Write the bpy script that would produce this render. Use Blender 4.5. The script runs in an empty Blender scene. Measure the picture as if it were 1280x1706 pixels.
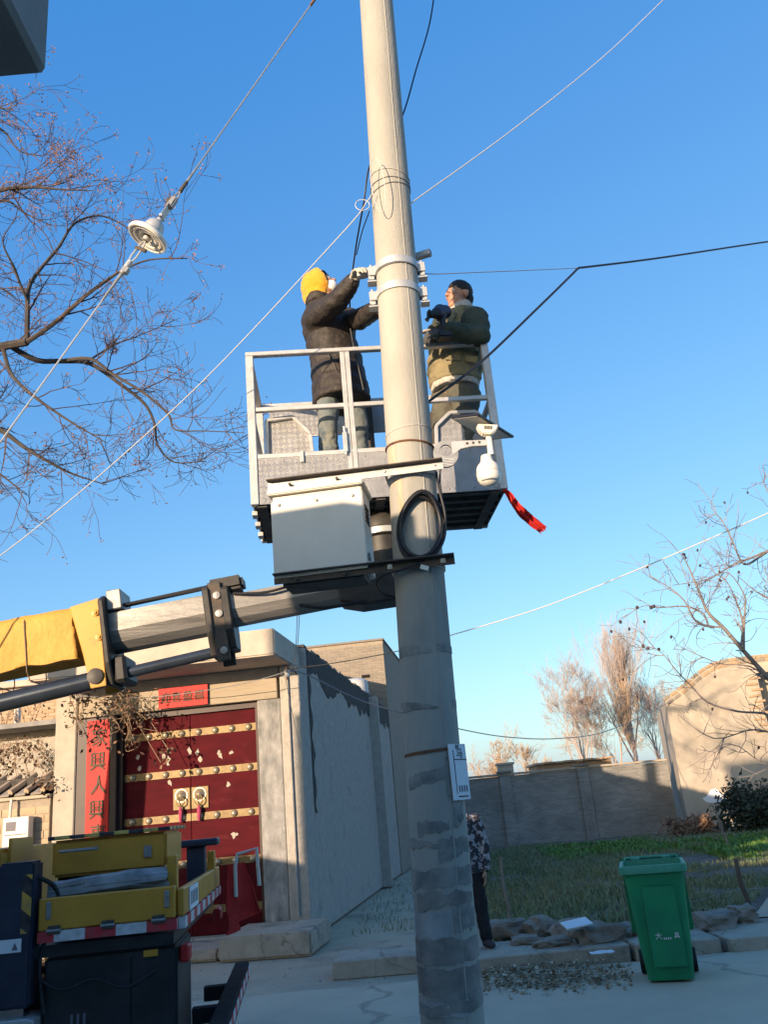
import bpy, bmesh, math, random
import numpy as np
from mathutils import Vector, Matrix, noise

# ------------------------------------------------------------------ camera, sky, sun, exposure
SC = bpy.context.scene
COL = SC.collection
R_ = math.radians
FPX, PITCH, ROLL, CAMH = 1434.0, R_(18.9), R_(5.2), 1.6
_f = Vector((0, math.cos(PITCH), math.sin(PITCH)))
_r0 = Vector((1, 0, 0))
_u0 = Vector((0, -math.sin(PITCH), math.cos(PITCH)))
_r = math.cos(ROLL) * _r0 - math.sin(ROLL) * _u0
_u = math.sin(ROLL) * _r0 + math.cos(ROLL) * _u0
CAM = Vector((0, 0, CAMH))
cam_data = bpy.data.cameras.new('camera')
cam_data.sensor_fit = 'HORIZONTAL'
cam_data.sensor_width = 36.0
cam_data.lens = FPX / 1280 * 36.0
cam_data.clip_start = 0.05
cam_data.clip_end = 2000
cam = bpy.data.objects.new('camera', cam_data)
COL.objects.link(cam)
cam.matrix_world = Matrix(((_r.x, _u.x, -_f.x, CAM.x), (_r.y, _u.y, -_f.y, CAM.y), (_r.z, _u.z, -_f.z, CAM.z), (0, 0, 0, 1)))
SC.camera = cam

SUN_EL, SUN_TH = R_(8.8), R_(35)          # low winter afternoon sun behind the viewer's left shoulder
world = bpy.data.worlds.new('World')
SC.world = world
world.use_nodes = True
wn = world.node_tree
sky = wn.nodes.new('ShaderNodeTexSky')
sky.sky_type = 'NISHITA'
sky.sun_disc = False
sky.sun_elevation = SUN_EL
sky.sun_rotation = math.pi + SUN_TH
sky.air_density = 1.0
sky.dust_density = 1.3
sky.ozone_density = 1.8
bg = wn.nodes['Background']
bg.inputs['Strength'].default_value = 0.15
grade = wn.nodes.new('ShaderNodeVectorMath')      # deep clear winter blue, applied evenly over the whole sky
grade.operation = 'MULTIPLY_ADD'
grade.inputs[1].default_value = (.49, .50, .38)
grade.inputs[2].default_value = (-.08, .23, 1.12)
wn.links.new(sky.outputs[0], grade.inputs[0])
floor0 = wn.nodes.new('ShaderNodeVectorMath')
floor0.operation = 'MAXIMUM'
floor0.inputs[1].default_value = (.02, .02, .02)
wn.links.new(grade.outputs[0], floor0.inputs[0])
wn.links.new(floor0.outputs[0], bg.inputs['Color'])
sun_data = bpy.data.lights.new('sun', 'SUN')
sun_data.energy = 2.9
sun_data.angle = R_(0.5)
sun_data.color = (1.0, 0.75, 0.52)
sun = bpy.data.objects.new('sun', sun_data)
COL.objects.link(sun)
_sd = Vector((math.sin(SUN_TH) * math.cos(SUN_EL), math.cos(SUN_TH) * math.cos(SUN_EL), -math.sin(SUN_EL)))
sun.rotation_euler = _sd.to_track_quat('-Z', 'Y').to_euler()
sun.location = (-6, -8, 9)
vs = SC.view_settings
vs.view_transform = 'Standard'
vs.look = 'None'
vs.exposure = 1.55
vs.gamma = 1.0
vs.use_curve_mapping = False
SC.cycles.use_denoising = True
SC.cycles.max_bounces = 6


def at(px, py, Y):
    """world point on the sight line of a photograph pixel at the given distance Y"""
    d = _f + _r * ((px - 640) / FPX) - _u * ((py - 853) / FPX)
    return CAM + d * (Y / d.y)


def atz(px, py, z):
    d = _f + _r * ((px - 640) / FPX) - _u * ((py - 853) / FPX)
    return CAM + d * ((z - CAMH) / d.z)


V = Vector


# ------------------------------------------------------------------ mesh helpers
class MB:
    def __init__(s):
        s.v = []
        s.f = []

    def add(s, vs_, fs):
        o = len(s.v)
        s.v += [tuple(p) for p in vs_]
        s.f += [tuple(i + o for i in q) for q in fs]
        return s

    def box(s, x0, x1, y0, y1, z0, z1, m=None):
        p = [V((x, y, z)) for x in (x0, x1) for y in (y0, y1) for z in (z0, z1)]
        if m is not None:
            p = [m @ q for q in p]
        return s.add(p, [(0, 1, 3, 2), (4, 6, 7, 5), (0, 4, 5, 1), (2, 3, 7, 6), (0, 2, 6, 4), (1, 5, 7, 3)])

    def bar(s, a, b, w, h, up=(0, 0, 1)):
        a, b = V(a), V(b)
        d = (b - a).normalized()
        sd = d.cross(V(up)).normalized()
        u = sd.cross(d)
        p = []
        for q in (a, b):
            for (i, j) in ((-1, -1), (1, -1), (1, 1), (-1, 1)):
                p.append(q + sd * (w / 2 * i) + u * (h / 2 * j))
        return s.add(p, [(3, 2, 1, 0), (4, 5, 6, 7), (0, 1, 5, 4), (1, 2, 6, 5), (2, 3, 7, 6), (3, 0, 4, 7)])

    def tube(s, pts, r, n=8, closed=False):
        pts = [V(p) for p in pts]
        k = len(pts)
        rr = r if isinstance(r, (list, tuple)) else [r] * k
        o = len(s.v)
        prev = None
        for i, p in enumerate(pts):
            if closed:
                t = pts[(i + 1) % k] - pts[i - 1]
            else:
                t = pts[min(i + 1, k - 1)] - pts[max(i - 1, 0)]
            if t.length < 1e-9:
                t = V((0, 0, 1))
            t.normalize()
            if prev is None:
                a = t.orthogonal().normalized()
            else:
                a = prev - t * prev.dot(t)
                a = a.normalized() if a.length > 1e-6 else t.orthogonal().normalized()
            prev = a
            b = t.cross(a)
            for j in range(n):
                an = 2 * math.pi * j / n
                s.v.append(tuple(p + (a * math.cos(an) + b * math.sin(an)) * rr[i]))
        for i in range(k if closed else k - 1):
            i2 = (i + 1) % k
            for j in range(n):
                j2 = (j + 1) % n
                s.f.append((o + i * n + j, o + i * n + j2, o + i2 * n + j2, o + i2 * n + j))
        if not closed:
            s.f.append(tuple(o + j for j in reversed(range(n))))
            s.f.append(tuple(o + (k - 1) * n + j for j in range(n)))
        return s

    def lathe(s, prof, n=24, m=None):
        o = len(s.v)
        m = m or Matrix()
        for (r, z) in prof:
            for j in range(n):
                a = 2 * math.pi * j / n
                s.v.append(tuple(m @ V((r * math.cos(a), r * math.sin(a), z))))
        k = len(prof)
        for i in range(k - 1):
            for j in range(n):
                j2 = (j + 1) % n
                s.f.append((o + i * n + j, o + i * n + j2, o + (i + 1) * n + j2, o + (i + 1) * n + j))
        s.f.append(tuple(o + j for j in reversed(range(n))))
        s.f.append(tuple(o + (k - 1) * n + j for j in range(n)))
        return s

    def prism(s, poly, d0, d1, m=None):
        """polygon (a, b) in the local XZ plane, extruded along local Y from d0 to d1"""
        m = m or Matrix()
        k = len(poly)
        p = [m @ V((a, d0, b)) for a, b in poly] + [m @ V((a, d1, b)) for a, b in poly]
        fs = [tuple(range(k)), tuple(reversed(range(k, 2 * k)))]
        for i in range(k):
            j = (i + 1) % k
            fs.append((i, i + k, j + k, j))
        return s.add(p, fs)

    def rock(s, c, sx, sy, sz, seed, sub=2, rough=0.25):
        bm = bmesh.new()
        bmesh.ops.create_icosphere(bm, subdivisions=sub, radius=1)
        off = V((seed * 3.7, seed * 1.3, seed * 7.1))
        for v in bm.verts:
            k = 1 + rough * noise.noise(v.co * 1.4 + off) + rough * .5 * noise.noise(v.co * 3.2 + off)
            q = v.co * k
            q = V([math.copysign(abs(t) ** .75, t) for t in q])
            v.co = V((q.x * sx, q.y * sy, q.z * sz)) + V(c)
        bm.verts.ensure_lookup_table()
        s.add([v.co for v in bm.verts], [[v.index for v in f.verts] for f in bm.faces])
        bm.free()
        return s

    def build(s, name, mat, par=None, smooth=False, bev=0, seg=1, kind=None, label=None, cat=None, group=None, ang=38):
        me = bpy.data.meshes.new(name)
        me.from_pydata(s.v, [], s.f)
        me.validate()
        if bev:
            bm = bmesh.new()
            bm.from_mesh(me)
            bmesh.ops.recalc_face_normals(bm, faces=bm.faces)
            es = [e for e in bm.edges if len(e.link_faces) == 2 and e.calc_face_angle(0) > .5]
            bmesh.ops.bevel(bm, geom=es, offset=bev, segments=seg, affect='EDGES', clamp_overlap=True)
            bm.to_mesh(me)
            bm.free()
        else:
            bm = bmesh.new()
            bm.from_mesh(me)
            bmesh.ops.recalc_face_normals(bm, faces=bm.faces)
            bm.to_mesh(me)
            bm.free()
        if smooth:
            me.shade_smooth()
            me.set_sharp_from_angle(angle=R_(ang))
        return link(name, me, mat, par, kind, label, cat, group)


def link(name, me, mat, par=None, kind=None, label=None, cat=None, group=None):
    o = bpy.data.objects.new(name, me)
    COL.objects.link(o)
    if mat is not None and len(me.materials) == 0:
        me.materials.append(MAT[mat] if isinstance(mat, str) else mat)
    if par is not None:
        o.parent = par
    tag(o, label, cat, group, kind)
    return o


def tag(o, label=None, cat=None, group=None, kind=None):
    if label:
        o['label'] = label
    if cat:
        o['category'] = cat
    if group:
        o['group'] = group
    if kind:
        o['kind'] = kind
    return o


def thing(name, label, cat, loc=(0, 0, 0), rz=0, group=None):
    o = bpy.data.objects.new(name, None)
    COL.objects.link(o)
    o.empty_display_size = .2
    o.location = loc
    o.rotation_euler = (0, 0, rz)
    return tag(o, label, cat, group)


def shared(name, me, par, loc, rot=(0, 0, 0), scale=(1, 1, 1)):
    o = bpy.data.objects.new(name, me)
    COL.objects.link(o)
    o.parent = par
    o.location = loc
    o.rotation_euler = rot
    o.scale = scale
    return o


def mesh_only(mb, mat, bev=0, smooth=False):
    o = mb.build('tmp', mat, bev=bev, smooth=smooth)
    me = o.data
    bpy.data.objects.remove(o)
    return me


def frame(o, x, z):
    """matrix with origin o, local X along x, local Z along z"""
    x = V(x).normalized()
    z = V(z)
    z = (z - x * z.dot(x)).normalized()
    y = z.cross(x)
    o = V(o)
    return Matrix(((x.x, y.x, z.x, o.x), (x.y, y.y, z.y, o.y), (x.z, y.z, z.z, o.z), (0, 0, 0, 1)))


def smooth_pts(pts, n=6):
    pts = [V(p) for p in pts]
    out = []
    for i in range(len(pts) - 1):
        p0, p1, p2, p3 = pts[max(i - 1, 0)], pts[i], pts[i + 1], pts[min(i + 2, len(pts) - 1)]
        for k in range(n):
            t = k / n
            out.append(.5 * ((2 * p1) + (p2 - p0) * t + (2 * p0 - 5 * p1 + 4 * p2 - p3) * t * t + (3 * p1 - p0 - 3 * p2 + p3) * t ** 3))
    out.append(pts[-1])
    return out


# ------------------------------------------------------------------ materials
MAT = {}


def nd(nt, t, **kw):
    n = nt.nodes.new(t)
    for k, v in kw.items():
        if k in n.inputs:
            n.inputs[k].default_value = v
        else:
            setattr(n, k, v)
    return n


def rgba(c):
    return (c[0], c[1], c[2], 1)


def M(name, c1, c2=None, scale=6, detail=8, rough=.75, rough2=None, metal=0, bump=0, bscale=60, stretch=(1, 1, 1),
      c3=None, s3=1.5, w3=.5, lo=.35, hi=.65, spec=.35, bdist=.01, sheen=0):
    m = bpy.data.materials.new(name)
    m.use_nodes = True
    nt = m.node_tree
    L = nt.links.new
    b = nt.nodes['Principled BSDF']
    b.inputs['Roughness'].default_value = rough
    b.inputs['Metallic'].default_value = metal
    b.inputs['Specular IOR Level'].default_value = spec
    if sheen:
        b.inputs['Sheen Weight'].default_value = sheen
    tc = nd(nt, 'ShaderNodeTexCoord')
    mp = nd(nt, 'ShaderNodeMapping')
    mp.inputs['Scale'].default_value = stretch
    L(tc.outputs['Object'], mp.inputs['Vector'])
    col = None
    if c2 is not None:
        n1 = nd(nt, 'ShaderNodeTexNoise', Scale=scale, Detail=detail, Roughness=.62)
        L(mp.outputs[0], n1.inputs['Vector'])
        rp = nd(nt, 'ShaderNodeValToRGB')
        rp.color_ramp.elements[0].position = lo
        rp.color_ramp.elements[1].position = hi
        rp.color_ramp.elements[0].color = rgba(c1)
        rp.color_ramp.elements[1].color = rgba(c2)
        L(n1.outputs['Fac'], rp.inputs['Fac'])
        col = rp.outputs['Color']
        if c3 is not None:
            n3 = nd(nt, 'ShaderNodeTexNoise', Scale=s3, Detail=5, Roughness=.6)
            L(mp.outputs[0], n3.inputs['Vector'])
            r3 = nd(nt, 'ShaderNodeValToRGB')
            r3.color_ramp.elements[0].position = w3
            r3.color_ramp.elements[1].position = min(w3 + .12, 1)
            L(n3.outputs['Fac'], r3.inputs['Fac'])
            mx = nd(nt, 'ShaderNodeMix', data_type='RGBA')
            L(r3.outputs['Color'], mx.inputs['Factor'])
            L(col, mx.inputs['A'])
            mx.inputs['B'].default_value = rgba(c3)
            col = mx.outputs['Result']
        L(col, b.inputs['Base Color'])
        if rough2 is not None:
            mr = nd(nt, 'ShaderNodeMapRange')
            mr.inputs['To Min'].default_value = rough
            mr.inputs['To Max'].default_value = rough2
            L(n1.outputs['Fac'], mr.inputs['Value'])
            L(mr.outputs[0], b.inputs['Roughness'])
    else:
        b.inputs['Base Color'].default_value = rgba(c1)
    if bump:
        n2 = nd(nt, 'ShaderNodeTexNoise', Scale=bscale, Detail=6, Roughness=.6)
        L(mp.outputs[0], n2.inputs['Vector'])
        bp = nd(nt, 'ShaderNodeBump', Strength=bump, Distance=bdist)
        L(n2.outputs['Fac'], bp.inputs['Height'])
        L(bp.outputs[0], b.inputs['Normal'])
    MAT[name] = m
    return m


def stripes(name, cols, period, axis=(1, 0, 0), rough=.5):
    """flat printed stripes along a direction in object space"""
    m = bpy.data.materials.new(name)
    m.use_nodes = True
    nt = m.node_tree
    L = nt.links.new
    b = nt.nodes['Principled BSDF']
    b.inputs['Roughness'].default_value = rough
    tc = nd(nt, 'ShaderNodeTexCoord')
    dt = nd(nt, 'ShaderNodeVectorMath', operation='DOT_PRODUCT')
    L(tc.outputs['Object'], dt.inputs[0])
    dt.inputs[1].default_value = tuple(a / period for a in axis)
    fr = nd(nt, 'ShaderNodeMath', operation='FRACT')
    L(dt.outputs['Value'], fr.inputs[0])
    rp = nd(nt, 'ShaderNodeValToRGB')
    rp.color_ramp.interpolation = 'CONSTANT'
    rp.color_ramp.elements[0].color = rgba(cols[0])
    rp.color_ramp.elements[1].position = .5
    rp.color_ramp.elements[1].color = rgba(cols[1])
    L(fr.outputs[0], rp.inputs['Fac'])
    n1 = nd(nt, 'ShaderNodeTexNoise', Scale=22, Detail=6)
    L(tc.outputs['Object'], n1.inputs['Vector'])
    mr = nd(nt, 'ShaderNodeMapRange')
    mr.inputs['From Min'].default_value = .4
    mr.inputs['From Max'].default_value = .75
    mr.inputs['To Min'].default_value = 0
    mr.inputs['To Max'].default_value = .5
    L(n1.outputs['Fac'], mr.inputs['Value'])
    mx = nd(nt, 'ShaderNodeMix', data_type='RGBA')
    L(mr.outputs[0], mx.inputs['Factor'])
    L(rp.outputs['Color'], mx.inputs['A'])
    mx.inputs['B'].default_value = (.12, .11, .1, 1)
    L(mx.outputs['Result'], b.inputs['Base Color'])
    MAT[name] = m


M('concrete_pole', (.375, .36, .315), (.30, .29, .255), 3.0, stretch=(1, 1, .35), bump=.35, bscale=55, c3=(.24, .235, .21), s3=2.2, w3=.56, rough=.9)
M('grime', (.165, .165, .155), (.34, .325, .29), 9, lo=.36, hi=.70, bump=.4, bscale=50, rough=.9)
M('old_paper', (.38, .38, .37), (.25, .25, .245), 6, bump=.3, bscale=40, rough=.9)
M('brown_grime', (.28, .255, .225), (.15, .14, .13), 8, bump=.3, bscale=50, rough=.9)
M('galvanised', (.52, .52, .50), (.42, .42, .41), 20, rough=.42, metal=.35, bump=.1, bscale=90)
M('white_steel', (.66, .62, .54), (.60, .56, .485), 4, rough=.42, c3=(.40, .36, .29), s3=3, w3=.64)
M('rust', (.20, .09, .04), (.10, .05, .03), 30, rough=.9)
M('dark_iron', (.055, .05, .045), (.10, .075, .055), 16, rough=.7, bump=.2)
M('black_rubber', (.012, .012, .014), (.02, .02, .022), 30, rough=.5)
M('aluminium', (.54, .53, .51), (.43, .42, .405), 14, rough=.45, metal=.35, c3=(.33, .315, .29), s3=9, w3=.62, bump=.1)
M('under_steel', (.10, .095, .09), (.05, .048, .045), 9, rough=.7, metal=.2, bump=.2)
M('panel_glass', (.02, .022, .035), rough=.2)
M('cream_plastic', (.74, .70, .60), (.66, .62, .54), 8, rough=.45)
M('porcelain', (.78, .74, .66), (.66, .61, .52), 7, rough=.25, spec=.5)
M('steel_grey', (.34, .34, .33), (.24, .24, .235), 25, rough=.5, metal=.5)
M('wire_white', (.50, .48, .45))
M('wire_black', (.012, .012, .02), rough=.5)
M('wire_grey', (.20, .20, .21), rough=.5)
M('skin', (.46, .25, .16), (.40, .20, .125), 14, rough=.55, bump=.15, bscale=120)
M('hair', (.008, .007, .007), (.02, .017, .015), 60, rough=.55, bump=.8, bscale=120)
M('coat_black', (.024, .019, .016), (.036, .029, .024), 9, rough=.62, bump=.7, bscale=22, bdist=.015, spec=.4)
M('hood_yellow', (.72, .34, .02), (.60, .26, .015), 7, rough=.9, bump=.3, bscale=160, sheen=.3)
M('mask_white', (.70, .70, .70), rough=.8)
M('jeans_grey', (.20, .205, .18), (.10, .13, .145), 5, rough=.9, bump=.3, bscale=200, c3=(.045, .075, .10), s3=4, w3=.52)
M('olive', (.25, .21, .12), (.20, .17, .095), 8, rough=.9, bump=.5, bscale=45, c3=(.075, .075, .045), s3=7, w3=.56)  # camo-like dark patches put the jacket's shadow patches into the cloth colour
M('olive_shade', (.032, .045, .032), (.06, .07, .048), 7, rough=.85, bump=.5, bscale=45, c3=(.12, .11, .07), s3=8, w3=.62)  # darker copy of the olive: the sleeves' shade is in the colour
M('trousers_olive', (.115, .11, .085), (.07, .07, .055), 8, rough=.9, bump=.3, bscale=80)
M('fleece', (.50, .47, .42), (.38, .35, .31), 40, rough=.95, bump=.6, bscale=90)
M('glove_white', (.56, .51, .43), (.42, .38, .32), 30, rough=.95, bump=.5, bscale=150)
M('glove_dark', (.05, .05, .055), (.08, .08, .085), 20, rough=.8)
M('tool_dark', (.018, .018, .02), (.03, .03, .032), 20, rough=.5)
M('tool_purple', (.035, .018, .035), (.05, .025, .045), 12, rough=.45)
M('camo', (.32, .30, .31), (.035, .034, .04), 17, detail=3, lo=.46, hi=.5, rough=.9)
M('cloth_black', (.012, .012, .015), (.02, .02, .024), 12, rough=.9)
M('shoe', (.03, .03, .035), (.06, .06, .07), 20, rough=.7)
M('truck_yellow', (.62, .30, .045), (.52, .25, .035), 5, rough=.4, c3=(.34, .19, .05), s3=4, w3=.64, bump=.05)
M('tarp_yellow', (.66, .34, .06), (.55, .275, .045), 4, rough=.6, bump=.5, bscale=14, bdist=.02)
M('truck_black', (.016, .017, .02), (.035, .036, .04), 5, rough=.45)
M('bumper_black', (.02, .02, .022), (.035, .034, .033), 6, rough=.9, spec=.1)
M('concrete_rust', (.40, .27, .155), (.45, .38, .29), 9, stretch=(3, 3, .6), lo=.3, hi=.6, rough=.9)
M('navy', (.022, .03, .05), (.035, .045, .07), 6, rough=.4)
M('boom_steel', (.28, .268, .25), (.20, .19, .175), 14, stretch=(.10, 1, 1.3), rough=.38, metal=.6, c3=(.10, .094, .085), s3=4, w3=.60, bump=.3, bscale=40)
M('boom_black', (.022, .021, .02), (.05, .046, .04), 9, rough=.5)
M('cylinder_blue', (.05, .065, .09), (.035, .045, .06), 8, rough=.25, metal=.4)
M('chrome', (.45, .45, .47), rough=.12, metal=1)
M('red_paint', (.45, .02, .02), rough=.5)
M('red_cloth', (.55, .025, .02), (.40, .015, .015), 8, rough=.75, bump=.4, bscale=30)
M('clear_film', (.34, .36, .37), (.20, .21, .22), 9, rough=.2, bump=.6, bscale=20)
stripes('tape_red_white', ((.62, .62, .62), (.52, .03, .04)), .30)
stripes('hazard', ((.62, .34, .05), (.02, .02, .022)), .16, (1, 0, -1))
stripes('hazard_top', ((.62, .45, .10), (.02, .02, .03)), .155, (1, 1, 0))
stripes('hazard_post', ((.62, .34, .05), (.02, .02, .022)), .17, (.8, 0, 1))
M('plaster', (.40, .37, .325), (.33, .305, .27), 7, bump=.9, bscale=13, bdist=.03, rough=.95, c3=(.28, .262, .235), s3=2.2, w3=.58)
M('pillar_grey', (.34, .33, .31), (.15, .15, .145), 6, bump=.45, bscale=22, rough=.95, c3=(.46, .44, .42), s3=5, w3=.60, stretch=(1, 1, .5))
M('pillar_pale', (.42, .37, .30), (.34, .30, .245), 4, bump=.3, bscale=25, rough=.95)
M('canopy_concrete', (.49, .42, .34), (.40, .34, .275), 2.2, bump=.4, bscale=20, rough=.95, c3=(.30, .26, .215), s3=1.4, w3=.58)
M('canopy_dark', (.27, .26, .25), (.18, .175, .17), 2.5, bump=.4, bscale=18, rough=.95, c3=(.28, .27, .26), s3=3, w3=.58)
M('peeled', (.055, .05, .045), (.10, .09, .08), 10, bump=.8, bscale=30, bdist=.03, rough=1)
M('wood_lintel', (.38, .32, .24), (.29, .24, .175), 4, stretch=(.4, 1, 6), bump=.4, bscale=14, rough=.9)
M('door_red', (.078, .0055, .0095), (.052, .0045, .0075), 5, rough=.7, spec=.08, c3=(.095, .014, .016), s3=3, w3=.60, stretch=(.5, 1, 1.6))
M('door_frame', (.025, .016, .015), (.045, .022, .02), 6, rough=.5)
M('gold', (.19, .135, .06), (.125, .085, .038), 16, rough=.5, metal=.35)
M('stud', (.42, .35, .25), (.32, .26, .18), 18, rough=.35, metal=.5)
M('couplet_red', (.50, .014, .010), (.42, .010, .008), 8, rough=.6, bump=.3, bscale=20)
M('ink_gold', (.075, .04, .015), (.035, .02, .01), 20, rough=.6)
M('ink_black', (.02, .02, .02))
M('ink_grey', (.16, .15, .17))
M('ink_white', (.6, .62, .6))
M('tassel', (.35, .05, .10))
M('brick_tan', (.42, .29, .18), (.33, .225, .14), 5, bump=.4, bscale=50, rough=.95, c3=(.25, .17, .11), s3=3, w3=.6)
M('brick_tan2', (.45, .325, .215), (.37, .26, .165), 5, bump=.4, bscale=50, rough=.95)
M('brick_grey', (.235, .205, .17), (.175, .155, .13), 5, bump=.4, bscale=50, rough=.95)
M('brick_grey2', (.27, .232, .185), (.205, .175, .145), 5, bump=.4, bscale=50, rough=.95)
M('mortar', (.33, .28, .22), (.25, .21, .165), 8, bump=.4, bscale=40, rough=1)
M('block_wall', (.44, .34, .235), (.36, .27, .185), 4, bump=.3, bscale=30, rough=.95)
M('tile', (.30, .27, .235), (.20, .18, .16), 9, bump=.3, bscale=30, rough=.95)
M('bark', (.075, .064, .058), (.045, .038, .035), 9, stretch=(1, 1, .4), bump=.5, bscale=30, rough=.95)
M('bark_pale', (.25, .21, .19), (.15, .125, .115), 12, stretch=(1, 1, .4), bump=.4, bscale=30, rough=.95)
M('bark_white', (.66, .63, .58), (.50, .47, .42), 6, rough=.9, c3=(.06, .05, .05), s3=6, w3=.58, bump=.3)
M('twig', (.12, .082, .075), (.075, .052, .048), 3, rough=.95)
M('twig_pink', (.38, .31, .28), (.31, .25, .22), .4, rough=.95)  # pinkish tan of sunlit twigs put into the base colour
M('twig_tan', (.42, .30, .20), (.33, .23, .15), .4, rough=.95)
M('seed', (.32, .18, .13), (.22, .12, .08), 5, rough=.9)
M('nest', (.10, .055, .03), (.06, .035, .02), 20, rough=1)
M('fruit_dark', (.03, .018, .015), (.05, .025, .018), 20, rough=.7)
M('dry_leaf', (.26, .155, .09), (.15, .085, .05), 9, rough=.9)
M('dry_stem', (.30, .215, .14), (.20, .14, .09), 9, rough=.9)
M('litter', (.36, .275, .175), (.15, .115, .075), 22, rough=.9, c3=(.58, .49, .36), s3=12, w3=.50)
M('grass', (.13, .18, .085), (.20, .22, .12), 2.4, rough=.8, c3=(.24, .215, .14), s3=3.5, w3=.54)
M('weed', (.075, .17, .03), (.12, .22, .05), 3, rough=.7)
M('bush', (.018, .028, .016), (.04, .05, .026), 3, rough=.8)
M('soil', (.17, .14, .11), (.11, .09, .072), 3, bump=.7, bscale=9, bdist=.05, rough=1, c3=(.16, .125, .095), s3=.7, w3=.52)
M('dust', (.46, .37, .265), (.37, .30, .215), 1.1, bump=.5, bscale=14, bdist=.02, rough=1, c3=(.28, .23, .165), s3=.6, w3=.55)
M('lane', (.56, .45, .325), (.48, .385, .28), 1.2, bump=.35, bscale=30, rough=.95, c3=(.38, .31, .23), s3=.5, w3=.56)
M('slab', (.44, .37, .285), (.33, .28, .215), 4, bump=.5, bscale=22, bdist=.02, rough=.95, c3=(.17, .165, .155), s3=3, w3=.58)
M('stone', (.29, .25, .20), (.175, .15, .125), 6, bump=.6, bscale=20, bdist=.02, rough=1)
M('paper_white', (.70, .72, .74), rough=.8)
M('stake', (.07, .05, .038), (.12, .09, .07), 12, stretch=(1, 1, .3), rough=1)
M('stake_pale', (.24, .21, .175), (.15, .13, .11), 12, stretch=(1, 1, .3), rough=1)
M('bin_green', (.015, .25, .105), (.012, .19, .085), 4, rough=.45, c3=(.03, .15, .09), s3=5, w3=.60)
M('bin_rim', (.04, .24, .14), (.07, .28, .18), 9, rough=.55)
M('rb_plaster', (.43, .37, .295), (.35, .30, .235), .9, bump=.5, bscale=6, bdist=.03, rough=.95, c3=(.28, .235, .18), s3=.7, w3=.58)
M('tank', (.55, .56, .56), (.45, .46, .46), 6, rough=.5)
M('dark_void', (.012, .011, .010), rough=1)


def brickwall_mat(name, c1, c2, mort, scale, bump=.5):
    m = bpy.data.materials.new(name)
    m.use_nodes = True
    nt = m.node_tree
    L = nt.links.new
    b = nt.nodes['Principled BSDF']
    b.inputs['Roughness'].default_value = .95
    tc = nd(nt, 'ShaderNodeTexCoord')
    sp = nd(nt, 'ShaderNodeSeparateXYZ')
    L(tc.outputs['Object'], sp.inputs[0])
    cb = nd(nt, 'ShaderNodeCombineXYZ')
    ad = nd(nt, 'ShaderNodeMath', operation='ADD')
    L(sp.outputs['X'], ad.inputs[0])
    L(sp.outputs['Y'], ad.inputs[1])
    L(ad.outputs[0], cb.inputs['X'])
    L(sp.outputs['Z'], cb.inputs['Y'])
    br = nd(nt, 'ShaderNodeTexBrick')
    br.inputs['Scale'].default_value = scale
    br.inputs['Color1'].default_value = rgba(c1)
    br.inputs['Color2'].default_value = rgba(c2)
    br.inputs['Mortar'].default_value = rgba(mort)
    br.inputs['Mortar Size'].default_value = .02
    br.inputs['Brick Width'].default_value = 1.0
    br.inputs['Row Height'].default_value = .28
    L(cb.outputs[0], br.inputs['Vector'])
    n1 = nd(nt, 'ShaderNodeTexNoise', Scale=.9, Detail=8)
    L(tc.outputs['Object'], n1.inputs['Vector'])
    mx = nd(nt, 'ShaderNodeMix', data_type='RGBA')
    mx.blend_type = 'MULTIPLY'
    mx.inputs['Factor'].default_value = .8
    rp = nd(nt, 'ShaderNodeValToRGB')
    rp.color_ramp.elements[0].position = .3
    rp.color_ramp.elements[0].color = (.5, .5, .5, 1)
    rp.color_ramp.elements[1].position = .7
    L(n1.outputs['Fac'], rp.inputs['Fac'])
    L(br.outputs['Color'], mx.inputs['A'])
    L(rp.outputs['Color'], mx.inputs['B'])
    L(mx.outputs['Result'], b.inputs['Base Color'])
    bp = nd(nt, 'ShaderNodeBump', Strength=bump, Distance=.02)
    L(br.outputs['Fac'], bp.inputs['Height'])
    bp.invert = True
    L(bp.outputs[0], b.inputs['Normal'])
    MAT[name] = m


brickwall_mat('far_brick', (.30, .29, .27), (.22, .215, .20), (.36, .35, .33), 4.0)


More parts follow.
